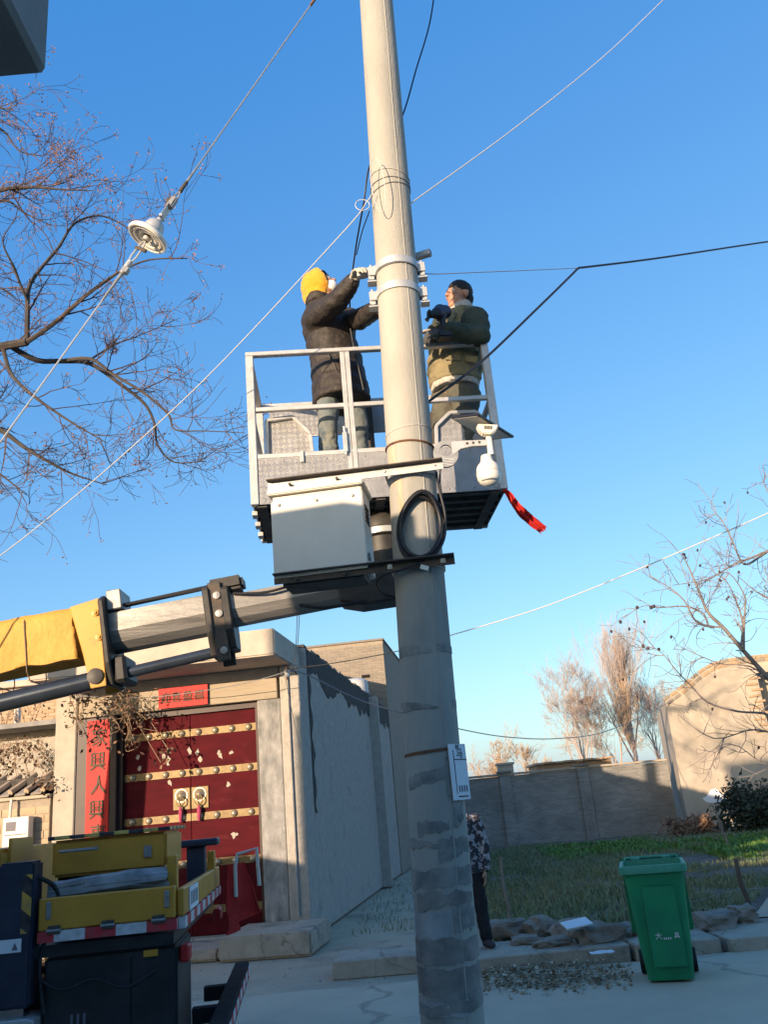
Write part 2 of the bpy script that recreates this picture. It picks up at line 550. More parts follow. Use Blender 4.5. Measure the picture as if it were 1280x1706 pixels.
def tread_mat():
    m = M('tread_plate', (.54, .535, .53), (.43, .425, .42), 10, rough=.38, metal=.45, c3=(.40, .39, .38), s3=5, w3=.64)
    nt = m.node_tree
    L = nt.links.new
    b = nt.nodes['Principled BSDF']
    tc = nd(nt, 'ShaderNodeTexCoord')
    sp = nd(nt, 'ShaderNodeSeparateXYZ')
    L(tc.outputs['Object'], sp.inputs[0])
    ax = nd(nt, 'ShaderNodeMath', operation='ADD')
    L(sp.outputs['X'], ax.inputs[0])
    L(sp.outputs['Y'], ax.inputs[1])
    cb = nd(nt, 'ShaderNodeCombineXYZ')
    L(ax.outputs[0], cb.inputs['X'])
    L(sp.outputs['Z'], cb.inputs['Y'])
    waves = []
    for sgn in (1, -1):
        mp = nd(nt, 'ShaderNodeMapping')
        mp.inputs['Rotation'].default_value = (0, 0, sgn * math.pi / 4)
        L(cb.outputs[0], mp.inputs['Vector'])
        wv = nd(nt, 'ShaderNodeTexWave', Scale=40)
        L(mp.outputs[0], wv.inputs['Vector'])
        waves.append(wv)
    ck = nd(nt, 'ShaderNodeTexChecker', Scale=37)
    mp = nd(nt, 'ShaderNodeMapping')
    mp.inputs['Rotation'].default_value = (0, 0, math.pi / 4)
    L(cb.outputs[0], mp.inputs['Vector'])
    L(mp.outputs[0], ck.inputs['Vector'])
    mx = nd(nt, 'ShaderNodeMix', data_type='FLOAT')
    L(ck.outputs['Fac'], mx.inputs['Factor'])
    L(waves[0].outputs['Fac'], mx.inputs['A'])
    L(waves[1].outputs['Fac'], mx.inputs['B'])
    bp = nd(nt, 'ShaderNodeBump', Strength=.7, Distance=.006)
    L(mx.outputs['Result'], bp.inputs['Height'])
    L(bp.outputs[0], b.inputs['Normal'])


tread_mat()


def crack(m, scale=.45, width=.012, dark=.35):
    nt = m.node_tree
    L = nt.links.new
    b = nt.nodes['Principled BSDF']
    src = b.inputs['Base Color'].links[0].from_socket
    tc = nd(nt, 'ShaderNodeTexCoord')
    nz = nd(nt, 'ShaderNodeTexNoise', Scale=2.2, Detail=6)
    L(tc.outputs['Object'], nz.inputs['Vector'])
    va = nd(nt, 'ShaderNodeVectorMath', operation='MULTIPLY_ADD')
    L(nz.outputs['Color'], va.inputs[0])
    va.inputs[1].default_value = (.55, .55, 0)
    L(tc.outputs['Object'], va.inputs[2])
    vo = nd(nt, 'ShaderNodeTexVoronoi', feature='DISTANCE_TO_EDGE', Scale=scale)
    L(va.outputs[0], vo.inputs['Vector'])
    mr = nd(nt, 'ShaderNodeMapRange')
    mr.inputs['From Min'].default_value = 0
    mr.inputs['From Max'].default_value = width
    mr.inputs['To Min'].default_value = dark
    mr.inputs['To Max'].default_value = 1
    L(vo.outputs['Distance'], mr.inputs['Value'])
    mx = nd(nt, 'ShaderNodeMix', data_type='RGBA')
    mx.blend_type = 'MULTIPLY'
    mx.inputs['Factor'].default_value = 1
    L(src, mx.inputs['A'])
    L(mr.outputs[0], mx.inputs['B'])
    L(mx.outputs['Result'], b.inputs['Base Color'])


crack(MAT['lane'], .28, .010, .62)
crack(MAT['slab'], 1.2, .008, .5)

# ------------------------------------------------------------------ ground
rng = random.Random(7)


def sheet(name, poly, z, mat, kind='structure', div=0):
    mb = MB()
    mb.add([(x, y, z) for x, y in poly], [tuple(range(len(poly)))])
    return mb.build(name, mat, kind=kind)


def wobble_sheet(name, x0, x1, y0, y1, z, mat, amp, nx, ny, edge=.12):
    mb = MB()
    for j in range(ny + 1):
        for i in range(nx + 1):
            x = x0 + (x1 - x0) * i / nx
            y = y0 + (y1 - y0) * j / ny
            if i in (0, nx):
                x += edge * noise.noise(V((x, y * 1.3, 3)))
            if j in (0, ny):
                y += edge * noise.noise(V((x * 1.3, y, 8)))
            h = amp * (noise.noise(V((x * .9, y * .9, z))) + .5 * noise.noise(V((x * 2.7, y * 2.7, z))))
            if i in (0, nx) or j in (0, ny):
                h = min(h, 0)
            mb.v.append((x, y, z + max(h, -amp * .6)))
    for j in range(ny):
        for i in range(nx):
            a = j * (nx + 1) + i
            mb.f.append((a, a + 1, a + nx + 2, a + nx + 1))
    return mb.build(name, mat, kind='structure', smooth=True)


sheet('ground', [(-400, -400), (400, -400), (400, 500), (-400, 500)], -.03, 'dust')
wobble_sheet('lane_road', -26, 26, -9, 9.35, .0, 'lane', .006, 120, 60)
wobble_sheet('garden_soil', .9, 24, 10.9, 30.6, .05, 'soil', .06, 90, 80, .35)
sheet('garden_path', [(3.6, 10.4), (5.0, 10.2), (6.6, 13.0), (8.6, 18.6), (8.2, 19.4), (5.6, 14.4)], .135, 'dust')

# ------------------------------------------------------------------ gatehouse across the lane
GATE = thing('gatehouse', 'gatehouse with flat concrete canopy, maroon studded double door and grey plastered side wall', 'gatehouse', (-1.5, 13.0, 0), R_(-6))
mb = MB()
mb.box(-.30, 0, .55, 11.5, 0, 4.10)
mb.build('side_wall', 'plaster', GATE, bev=.015)
MB().box(-5.4, -.34, 4.6, 4.9, 0, 4.0).build('inner_wall', 'plaster', GATE)
MB().box(-6.5, -1.1, 6.5, 11.2, 0, 5.1).build('unseen_house', 'plaster', GATE)  # unseen block put in to lengthen the shade on the boundary wall
MB().box(-3.78, -.10, -1.0, 2.2, 3.76, 4.14).build('canopy', 'canopy_concrete', GATE, bev=.02, seg=2)
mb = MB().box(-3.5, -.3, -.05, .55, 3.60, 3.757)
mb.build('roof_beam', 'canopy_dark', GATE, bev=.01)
mb = MB().box(-3.46, -.34, -.02, .30, 3.29, 3.595)
mb.build('lintel', 'wood_lintel', GATE, bev=.008)
MB().box(-.66, -.30, .0, .545, 0, 3.285).build('pillar', 'pillar_grey', GATE, bev=.015)
MB().box(-.295, .004, -.03, .54, 0, 3.755).build('pillar', 'plaster', GATE, bev=.015)
MB().box(-3.84, -3.50, .0, .55, 0, 3.755).build('pillar', 'pillar_pale', GATE, bev=.015)
MB().box(-3.495, -2.86, .02, .55, 0, 3.285).build('pillar', 'door_frame', GATE, bev=.01)
MB().box(-2.856, -2.80, .10, .26, .12, 3.285).build('door_frame', 'door_frame', GATE)
MB().box(-.72, -.665, .10, .26, .12, 3.285).build('door_frame', 'door_frame', GATE)
MB().box(-2.80, -.72, .10, .26, 3.20, 3.285).build('door_frame', 'door_frame', GATE)
MB().box(-2.9, -.6, -.1, .5, 0, .12).build('threshold', 'slab', GATE, bev=.02)
# iron conduit on the right pillar
MB().tube([(-.17, -.055, .3), (-.17, -.055, 3.6)], .022, 8).build('conduit', 'plaster', GATE, smooth=True)
# doors with stud bands
stud_me = mesh_only(MB().lathe([(.052, 0), (.050, .012), (.042, .028), (.026, .040), (.006, .045)], 14, Matrix.Rotation(R_(90), 4, 'X')), 'stud', smooth=True)
BANDZ = (2.93, 2.35, 1.72, 1.08, .46)
for k, (x0, x1) in enumerate(((-2.797, -1.762), (-1.757, -.723))):
    leaf = MB().box(x0, x1, .17, .23, .125, 3.198).build('door_leaf', 'door_red', GATE, bev=.006)
    for zb in BANDZ:
        MB().box(x0 + .004, x1 - .004, .162, .1695, zb - .052, zb + .052).build('stud_band', 'gold', leaf)
        for i in range(4):
            xs = x0 + .13 + i * .26
            shared('stud', stud_me, leaf, (xs, .1615, zb))
    # knocker plate
    xk0, xk1 = (x1 - .27, x1 - .006) if k == 0 else (x0 + .006, x0 + .27)
    MB().box(xk0, xk1, .152, .1695, 1.83, 2.14).build('knocker_plate', 'gold', leaf, bev=.006)
    cx = (xk0 + xk1) / 2
    mr = Matrix.Translation((cx, .152, 2.03)) @ Matrix.Rotation(R_(90), 4, 'X')
    MB().lathe([(.105, 0), (.10, .012), (.085, .012), (.08, .006), (.055, .03), (.03, .06), (.004, .07)], 20, mr).build('lion_knocker', 'stud', leaf, smooth=True)
    pts = [(cx + .06 * math.cos(a), .09, 1.95 + .07 * math.sin(a)) for a in np.linspace(0, 2 * math.pi, 15)[:-1]]
    MB().tube(pts, .009, 6, closed=True).build('ring', 'gold', leaf, smooth=True)
    MB().tube([(cx, .095, 1.88), (cx + .005, .10, 1.80), (cx - .004, .105, 1.66)], [.015, .035, .02], 8).build('tassel', 'tassel', leaf, smooth=True)


def glyphs(text, size, m, mat, par, name='lettering', depth=.002, squash=1.0):
    cu = bpy.data.curves.new(name, 'FONT')
    cu.body = text
    cu.size = size
    cu.align_x = 'CENTER'
    cu.align_y = 'CENTER'
    cu.extrude = depth
    cu.resolution_u = 2
    cu.offset = size * .008
    ob = bpy.data.objects.new('tmp_text', cu)
    COL.objects.link(ob)
    bpy.context.view_layer.update()
    me = bpy.data.meshes.new_from_object(ob.evaluated_get(bpy.context.evaluated_depsgraph_get()))
    bpy.data.objects.remove(ob)
    me.transform(m @ Matrix.Diagonal((squash, 1, 1, 1)))
    me.name = name
    me.materials.clear()
    me.materials.append(MAT[mat])
    return link(name, me, mat, par)


UPR = Matrix.Rotation(R_(90), 4, 'X')      # text upright, reading towards -Y


def paper_strip(x0, x1, z0, z1, y, par, name, mat, seed, nx=4, nz=16, amp=.006):
    mb = MB()
    for j in range(nz + 1):
        for i in range(nx + 1):
            x = x0 + (x1 - x0) * i / nx
            z = z0 + (z1 - z0) * j / nz
            mb.v.append((x, y - .004 - amp * (1 + noise.noise(V((x * 5, z * 4, seed)))), z))
    o = len(mb.v)
    mb.v += [(a, y - .0015, c) for a, b, c in mb.v]
    for j in range(nz):
        for i in range(nx):
            a = j * (nx + 1) + i
            mb.f.append((a, a + 1, a + nx + 2, a + nx + 1))
    mb.f += [(o, o + nx, o + nz * (nx + 1) + nx, o + nz * (nx + 1))]
    return mb.build(name, mat, par, smooth=True)


cp = paper_strip(-3.33, -2.97, .55, 3.24, .02, GATE, 'couplet', 'couplet_red', 1.0)
for i, ch in enumerate('家興人興事業興'):
    glyphs(ch, .29, Matrix.Translation((-3.14 + .012 * (-1) ** i, .0, 2.96 - .345 * i)) @ UPR, 'ink_gold', cp, 'character', squash=.9)
bn = paper_strip(-2.17, -1.40, 3.30, 3.60, -.055, GATE, 'door_banner', 'couplet_red', 5.0, 8, 4)
for i, ch in enumerate('迎喜盈福'):
    glyphs(ch, .165, Matrix.Translation((-2.06 + .175 * i, -.073, 3.44)) @ UPR, 'ink_gold', bn, 'character')
# stray flakes of old paper on the door
for i in range(16):
    x = rng.uniform(-2.7, -.9)
    z = rng.choice((2.62, 2.55, 2.12, 2.05, 1.45)) + rng.uniform(-.12, .12)
    pl = [(x + rng.uniform(.01, .05) * math.cos(a), z + rng.uniform(.015, .07) * math.sin(a)) for a in np.linspace(0, 2 * math.pi, 8)[:-1]]
    MB().prism(pl, .164, .1685).build('paper_flake', 'pillar_pale', GATE)


def jag(x0, x1, zt, zb, seed, n=60, amp=.25):
    """polygon hanging from zt with a ragged lower edge (along local Y of the side wall)"""
    top = [(x0 + (x1 - x0) * i / n, zt) for i in range(n + 1)]
    low = [(x0 + (x1 - x0) * i / n, zb + amp * noise.noise(V((i * .13, seed, 0))) + .5 * amp * noise.noise(V((i * .47, seed, 5))) + .3 * amp * noise.noise(V((i * 1.3, seed, 2)))) for i in range(n, -1, -1)]
    return low[::-1] + top[::-1]


# peeled dark plaster along the top of the side wall and down its corner
ms = Matrix.Rotation(R_(90), 4, 'Z') @ Matrix.Identity(4)
for (a, b, zt, zb, sd) in ((.62, 11.4, 4.09, 3.62, 1),):
    MB().prism(jag(a, b, zt, zb, sd, 70, .30), -.012, -.003, Matrix.Translation((0, 0, 0)) @ ms).build('peeled_patch', 'peeled', GATE)
poly = []
for i in range(30):
    z = 4.08 - i * .085
    poly.append((.60, z))
edge = [(.60 + .14 + .14 * noise.noise(V((i * .6, 9, 2))) + .07 * math.sin(i * 1.1), 4.08 - i * .085) for i in range(29, -1, -1)]
MB().prism(poly + edge, -.014, -.005, ms).build('peeled_patch', 'peeled', GATE)
# ragged coping of half-laid bricks on the side wall
cop = mesh_only(MB().box(-.12, .12, -.06, .06, 0, .06), 'brick_grey')
cop2 = mesh_only(MB().box(-.12, .12, -.06, .06, 0, .06), 'peeled')
for i in range(42):
    if rng.random() < .85:
        shared('coping_brick', rng.choice((cop, cop2)), GATE, (-.09 + rng.uniform(-.02, .02), .70 + i * .255, 4.102), (0, 0, R_(90) + rng.uniform(-.06, .06)))
MB().box(-.9, .28, -1.35, -.06, -.02, .26).build('step', 'slab', GATE, bev=.03, seg=2)
MB().box(-2.9, -.95, -1.2, -.12, -.02, .11).build('step', 'slab', GATE, bev=.03, seg=2)


def brick_face(par, x0, x1, z0, z1, m, mats, bl=.245, bh=.068, d=.03, gap=.011, seed=1, skip=None):
    rg = random.Random(seed)
    mes = [mesh_only(MB().box(-(bl - gap) / 2, (bl - gap) / 2, 0, d, -(bh - gap) / 2, (bh - gap) / 2), k) for k in mats]
    n = 0
    rows = int((z1 - z0) / bh)
    for r in range(rows):
        z = z0 + (r + .5) * bh
        x = x0 + (0 if r % 2 else -bl / 2)
        while x < x1 - .02:
            a, b = max(x, x0), min(x + bl, x1)
            if b - a > .05 and not (skip and skip((a + b) / 2, z)):
                o = bpy.data.objects.new('brick', rg.choice(mes))
                COL.objects.link(o)
                o.parent = par
                mm = m @ Matrix.Translation(((a + b) / 2, -rg.uniform(.004, .012), z)) @ Matrix.Rotation(rg.uniform(-.01, .01), 4, 'Y')
                o.matrix_local = mm @ Matrix.Diagonal(((b - a - gap) / (bl - gap), 1, 1, 1))
                n += 1
            x += bl
    return n


# taller brick store behind the gatehouse
BLK = thing('brick_store', 'tall flat-topped brown brick block rising behind the grey side wall', 'building', (-1.5 + 10.6 * math.sin(R_(6)), 13 + 10.6 * math.cos(R_(6)), 0), R_(-6))
MB().box(-4.2, .03, 0, 4.5, 0, 5.95).build('wall', 'mortar', BLK)
brick_face(BLK, -2.4, .03, 3.9, 5.92, Matrix(), ('brick_grey', 'brick_grey2'), seed=3)
MB().box(-4.25, .06, -.05, 4.5, 5.953, 6.01).build('roof_edge', 'brick_grey', BLK, bev=.01)
MB().box(-.62, -.40, -.026, .1, 4.98, 5.06).build('vent', 'dark_void', BLK)
tk = thing('water_tank', 'small pale ribbed water tank standing on the roof in front of the brick block', 'water tank', (-1.05, 20.5, 4.06))
MB().box(-.5, .5, -.4, .4, -4.06, -.02).build('stand', 'plaster', tk)
MB().lathe([(.30, 0), (.32, .04), (.30, .10), (.32, .16), (.30, .22), (.32, .28), (.30, .34), (.31, .40), (.22, .46), (.1, .48)], 24).build('tank', 'tank', tk, smooth=True, ang=60)

# brick house and low tiled wall at the far left
LB = thing('brick_house', 'tan brick house wall at the far left behind the low tiled wall', 'house', (-5.2, 17.4, 0), R_(-3))
MB().box(-5.5, -.2, 0, 5, 0, 4.55).build('wall', 'mortar', LB)
brick_face(LB, -3.0, -.6, 2.55, 4.55, Matrix(), ('brick_tan', 'brick_tan2'), seed=5)
MB().box(-5.6, -.1, -.12, 5.1, 4.552, 4.68).build('roof_edge', 'canopy_concrete', LB, bev=.01)
LW = thing('garden_wall', 'low sunlit brick wall with slanted coping tiles left of the gate', 'wall', (-5.36, 13.42, 0), R_(-6))
MB().box(-3.2, 0, 0, .26, 0, 2.18).build('core', 'mortar', LW)
brick_face(LW, -1.3, 0, 1.15, 2.16, Matrix(), ('block_wall', 'brick_tan2'), bl=.27, bh=.115, gap=.014, seed=8)
MB().box(-3.25, .02, -.07, .33, 2.182, 2.235).build('ledge', 'pillar_pale', LW, bev=.008)
tme = mesh_only(MB().prism([(-.11, 0), (.09, 0), (.12, .03), (-.08, .03)], -.12, .40, Matrix.Rotation(R_(28), 4, 'X')), 'tile')
tme2 = mesh_only(MB().tube([(0, -.14, .03), (0, .42, .03)], .045, 8), 'block_wall')
for i in range(12):
    x = -.14 - i * .255
    shared('tile', tme, LW, (x, -.02, 2.30 + rng.uniform(-.006, .006)), (0, 0, R_(-16)))
    shared('tile', tme2, LW, (x + .125, -.02, 2.335), (R_(28), 0, R_(-16)))
MB().box(-3.0, 0, .10, .26, 2.236, 2.50).build('ridge', 'peeled', LW)
DS = thing('dark_shed', 'shaded low shed recess with grey slab roof behind the tiled wall', 'shed', (-5.4, 14.6, 0), R_(-6))
MB().box(-3.0, 0, .5, 1.6, 0, 3.38).build('wall', 'plaster', DS)
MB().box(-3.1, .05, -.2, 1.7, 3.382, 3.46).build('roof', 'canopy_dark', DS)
MTB = thing('meter_box', 'pale metal meter box fixed on the tiled brick wall', 'meter box', (-5.80, 13.42, 1.52), R_(-6))
MB().box(-.18, .22, -.16, -.012, 0, .42).build('case', 'white_steel', MTB, bev=.01)
MB().box(-.13, .02, -.168, -.161, .23, .36).build('window', 'ink_grey', MTB)
MB().box(-.15, .19, -.166, -.161, .17, .185).build('label_plate', 'ink_grey', MTB)
MB().tube([(-.12, -.08, .42), (-.12, -.06, .68)], .02, 8).build('conduit', 'white_steel', MTB, smooth=True)

# ------------------------------------------------------------------ boundary wall and building on the right
FW = thing('boundary_wall', 'long grey brick boundary wall with pilasters beyond the garden', 'wall', (0, 31.0, 0), 0)
MB().box(-1.0, 8.9, 0, .24, 0, 2.28).build('panel', 'far_brick', FW)
for x in (-.2, .7, 3.3, 5.97):
    MB().box(x - .19, x + .19, -.10, .34, 0, 2.30).build('pilaster', 'far_brick', FW)
    MB().box(x - .24, x + .24, -.15, .4, 2.372, 2.45).build('cap', 'brick_grey', FW, bev=.01)
MB().box(-1.05, 8.9, -.08, .32, 2.302, 2.37).build('coping', 'slab', FW, bev=.01)

RB = thing('old_plaster_house', 'weathered tan plastered house with curved gable top and unfinished window opening', 'house', (8.75, 29.4, 0), R_(-13))
prof = [(0, 0), (0, 4.22), (.5, 4.48), (1.0, 4.80), (1.45, 5.08), (1.8, 5.22), (2.3, 5.30), (3.0, 5.30), (9, 5.2), (9, 0)]
hx0, hx1, hz0, hz1 = 2.95, 5.4, 3.15, 4.72
mb = MB()
n = 60
for i in range(n):
    xa, xb = 9.0 * i / n, 9.0 * (i + 1) / n

    def top(x):
        for (a, za), (b, zb) in zip(prof[1:-1], prof[2:-1]):
            if a <= x <= b:
                return za + (zb - za) * (x - a) / max(b - a, 1e-6)
        return prof[-2][1]
    mid = (xa + xb) / 2
    if hx0 < mid < hx1:
        mb.prism([(xa, 0), (xb, 0), (xb, hz0), (xa, hz0)], 0, .3)
        mb.prism([(xa, hz1), (xb, hz1), (xb, top(xb)), (xa, top(xa))], 0, .3)
    else:
        mb.prism([(xa, 0), (xb, 0), (xb, top(xb)), (xa, top(xa))], 0, .3)
mb.build('front_wall', 'rb_plaster', RB)
MB().box(0.001, .3, .302, 7, 0, 4.2).build('side_wall', 'rb_plaster', RB)
MB().box(hx0 - .3, hx1 + .3, .9, 1.0, 2.9, 5.0).build('inner_wall', 'rb_plaster', RB)
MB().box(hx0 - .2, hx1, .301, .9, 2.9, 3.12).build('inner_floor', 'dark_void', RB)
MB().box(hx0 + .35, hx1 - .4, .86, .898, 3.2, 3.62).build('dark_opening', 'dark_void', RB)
tb = mesh_only(MB().box(-.17, .17, -.05, .2, -.035, .035), 'brick_tan')
for i in range(10):
    shared('brick', tb, RB, (hx0 - .13 + (.09 if i % 2 else -.04), -.004, hz0 - .25 + i * .185), (rng.uniform(-.05, .05), rng.uniform(-.06, .06), 0))
rbr = mesh_only(MB().box(-.12, .12, -.03, .16, -.05, .05), 'brick_tan')
rbr2 = mesh_only(MB().box(-.12, .12, -.03, .16, -.05, .05), 'brick_grey2')
x = .06
while x < 6.6:
    z = top(x)
    z2 = top(x + .2)
    for k in range(2):
        shared('brick', rng.choice((rbr, rbr2)), RB, (x + .1 * k, -.0 + rng.uniform(-.012, .01), (z + z2) / 2 - .055 - .12 * k), (0, -math.atan2(z2 - z, .2), 0))
    x += .255
mb = MB()
pl = [(0.95 + .5 * math.cos(a) * (.7 + .5 * noise.noise(V((a, 0, 1)))), 1.02 + .3 * math.sin(a) * (.6 + .6 * noise.noise(V((a, 4, 1))))) for a in np.linspace(0, 2 * math.pi, 15)[:-1]]
mb.prism(pl, -.012, -.003).build('pale_patch', 'paper_white', RB)

SH = thing('tiled_shed_roof', 'low shed roof with orange tiles peeping above the boundary wall', 'shed', (6.4, 34.0, 0))
MB().box(-1.5, 1.3, 0, 2.5, 0, 2.62).build('wall', 'brick_tan', SH)
for i in range(8):
    MB().box(-1.6 + i * .37, -1.27 + i * .37, -.2, 2.6, 2.63 + .012 * (i % 2), 2.70 + .012 * (i % 2)).build('tile', 'brick_tan' if i % 3 else 'brick_tan2', SH)
CH = thing('white_stack', 'small pale chimney block above the boundary wall near the pole', 'chimney', (3.62, 33.2, 0))
MB().box(-.28, .28, 0, .5, 0, 2.72).build('shaft', 'pillar_pale', CH)
MB().box(-.33, .33, -.05, .55, 2.722, 2.80).build('cap', 'pillar_pale', CH)

# ------------------------------------------------------------------ house the photographer stands beside (only its canopy corner shows)
HB = thing('near_house', 'dark grey concrete canopy corner of the house at the upper left', 'house', (-.671, 1.503, 0), 0)
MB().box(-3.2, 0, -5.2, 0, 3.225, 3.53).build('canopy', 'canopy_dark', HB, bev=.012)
MB().box(-3.1, -.22, -5.1, -1.25, 0, 3.221).build('wall', 'plaster', HB)
MB().box(-5.6, -3.22, -5.2, -.05, 0, 3.02).build('low_wing', 'plaster', HB)
MB().box(-9.0, -5.62, -5.2, -.65, 0, 3.0).build('left_wing', 'plaster', HB)
MB().box(-9.0, -5.62, -.62, -.05, 0, 5.2).build('shade_wall', 'plaster', HB)  # unseen thin wall added to shade the garden and right gate pillar
MB().box(-.4, 14, -7.5, -4.2, 0, 3.75).build('annex', 'plaster', HB)
MB().box(-2.75, -1.62, -.55, -.02, 3.532, 3.76).build('shade_box', 'canopy_dark', HB)  # unseen box added to raise the shadow line on the cabinet
MB().box(-12.9, -10.75, -7.4, -6.3, 0, 8.3).build('shade_tower', 'plaster', HB)  # unseen tower added to shade the foot of the tan house
MB().box(-13.0, -10.7, -7.5, -6.2, 8.302, 8.4).build('shade_tower_cap', 'canopy_dark', HB)  # top of the added, unseen shade tower

# ------------------------------------------------------------------ concrete utility pole
def PZ(z):
    return V((.088 + .0265 * z, 4.6, z))


def PR(z):
    return .1535 - .0054 * z


def pole_pt(z, a, off=0.0):
    """point on the pole surface, a = angle from the side facing the viewer, positive to the right"""
    return PZ(z) + V((math.sin(a), -math.cos(a), 0)) * (PR(z) + off)


POLE = thing('utility_pole', 'tall tapered concrete utility pole with grimy lower half and old pasted paper', 'utility pole', (0, 0, 0))
mb = MB()
NA, zs = 56, [-.5 + i * .25 for i in range(39)]
for z in zs:
    for j in range(NA):
        mb.v.append(tuple(pole_pt(z, 2 * math.pi * j / NA, .0012 * noise.noise(V((j * .8, z * 3, 0))))))
for i in range(len(zs) - 1):
    for j in range(NA):
        j2 = (j + 1) % NA
        mb.f.append((i * NA + j, i * NA + j2, (i + 1) * NA + j2, (i + 1) * NA + j))
mb.f.append(tuple(range(NA))[::-1])
mb.f.append(tuple((len(zs) - 1) * NA + j for j in range(NA)))
mb.build('shaft', 'concrete_pole', POLE, smooth=True)
for a in (R_(27), R_(207)):
    MB().tube([pole_pt(z, a + .004 * math.sin(z * 5), -.002) for z in zs[2:]], .0055, 6).build('mould_seam', 'concrete_pole', POLE, smooth=True)


def arc_patch(name, z0, z1, a0, a1, mat, seed, off=.003, amp=.02, par=None, tilt=0.0, taper=0.0, n=28):
    mb = MB()
    for k, (lay) in enumerate((off, -.004)):
        for i in range(n + 1):
            t = i / n
            a = a0 + (a1 - a0) * t
            w0 = amp * noise.noise(V((t * 5, seed, 1))) + amp * .5 * noise.noise(V((t * 23, seed, 1))) + tilt * t
            w1 = amp * noise.noise(V((t * 5, seed, 7))) + amp * .5 * noise.noise(V((t * 19, seed, 7))) + tilt * t - taper * t * t * (z1 - z0)
            for q in range(4):
                zz = (z0 + w0) + ((z1 + w1) - (z0 + w0)) * q / 3
                mb.v.append(tuple(pole_pt(zz, a, lay + .0012 * noise.noise(V((a * 9, zz * 20, seed))))))
    o = (n + 1) * 4
    for i in range(n):
        for q in range(3):
            a = i * 4 + q
            mb.f.append((a, a + 4, a + 5, a + 1))
            mb.f.append((o + a, o + a + 1, o + a + 5, o + a + 4))
        mb.f.append((i * 4, o + i * 4, o + i * 4 + 4, i * 4 + 4))
        mb.f.append((i * 4 + 3, i * 4 + 7, o + i * 4 + 7, o + i * 4 + 3))
    mb.f.append((0, 1, 2, 3, o + 3, o + 2, o + 1, o))
    e = n * 4
    mb.f.append((e, o + e, o + e + 1, o + e + 2, o + e + 3, e + 3, e + 2, e + 1))
    return mb.build(name, mat, par or POLE, smooth=True)


def pz_of(py):
    return at(640 + .075 * (py - 170), py, 4.46).z


D = math.pi / 180
for (p0, p1, a0, a1, mt, sd, am, ti, tp) in (
        (1088, 1070, -78, 12, 'grime', 1, .008, 0, .6), (1086, 1073, 24, 92, 'grime', 2, .008, 0, .2),
        (1180, 1163, -92, 18, 'grime', 3, .009, 0, .9), (1178, 1166, 56, 92, 'grime', 4, .006, 0, 0),
        (1312, 1290, -64, 52, 'grime', 5, .012, .055, .2),
        (1390, 1368, -45, 20, 'grime', 6, .020, .02, .5), (1410, 1394, -90, -2, 'grime', 7, .014, 0, .7),
        (1384, 1336, 30, 60, 'grime', 25, .05, .05, .4), (1440, 1402, -5, 74, 'grime', 8, .025, .06, .6),
        (1480, 1446, -94, 92, 'grime', 9, .018, .008, .15),
        (1514, 1486, -60, 66, 'brown_grime', 11, .024, .02, .5), (1562, 1514, -94, 8, 'old_paper', 12, .020, 0, .2),
        (1556, 1500, 14, 70, 'grime', 13, .05, .03, .6), (1606, 1564, -94, 92, 'brown_grime', 14, .018, .004, .1),
        (1658, 1612, -94, 92, 'brown_grime', 16, .020, .006, .1), (1668, 1650, -20, 84, 'grime', 17, .02, .0, .4),
        (1690, 1664, -94, 30, 'old_paper', 18, .018, -.01, .2), (1696, 1676, -92, 92, 'grime', 19, .018, .03, 0)):
    arc_patch('pasted_paper', pz_of(p0), pz_of(p1), a0 * D, a1 * D, mt, sd, .0015 + .0007 * (sd % 4), am, tilt=ti, taper=tp, n=60)
arc_patch('cement_drip', pz_of(1256), pz_of(1251), -80 * D, 30 * D, 'rust', 30, .005, .002, tilt=.012)
# flat notice plate on the right flank
zs0, zs1 = at(770, 1332, 4.55).z, at(760, 1240, 4.55).z
SG = thing('pole_notice', 'narrow white notice plate with black print on the right side of the pole', 'notice', pole_pt((zs0 + zs1) / 2, R_(54), .008), R_(50))
hh = (zs1 - zs0) / 2
MB().box(-.068, .068, -.004, .004, -hh, hh).build('plate', 'paper_white', SG)
MB().box(-.040, -.036, -.0056, -.0041, -hh + .03, hh - .03).build('rule_line', 'ink_black', SG)
MB().box(-.036, .066, -.0056, -.0041, hh * .42, hh * .42 + .004).build('rule_line', 'ink_black', SG)
glyphs('马', .052, Matrix.Translation((.012, -.0048, hh * .64)) @ UPR, 'ink_black', SG, depth=.0006)
glyphs('村', .03, Matrix.Translation((-.002, -.0048, hh * .88)) @ UPR, 'ink_black', SG, depth=.0006)
for k in range(4):
    MB().box(-.02 + k * .02, -.01 + k * .02, -.0056, -.0041, -hh * .72, -hh * .5).build('print_block', 'ink_grey', SG)
MB().box(-.03, .05, -.0056, -.0041, -hh * .90, -hh * .86).build('print_line', 'ink_black', SG)
arc_patch('pasted_paper', zs0 + .02, zs1 - .06, 22 * D, 34 * D, 'grime', 40, .004, .006)


def ring(z, off, r, name, mat, par, tilt=0, ph=0, turns=1.0, rise=0, n=40, wob=0.0):
    pts = []
    k = int(n * turns)
    for i in range(k + (0 if turns == 1 else 1)):
        a = ph + 2 * math.pi * i / n
        zz = z + tilt * math.sin(a) + rise * i / n + wob * noise.noise(V((a * 2, z, 3)))
        pts.append(pole_pt(zz, a, off))
    return MB().tube(pts, r, 6, closed=(turns == 1)).build(name, mat, par, smooth=True)


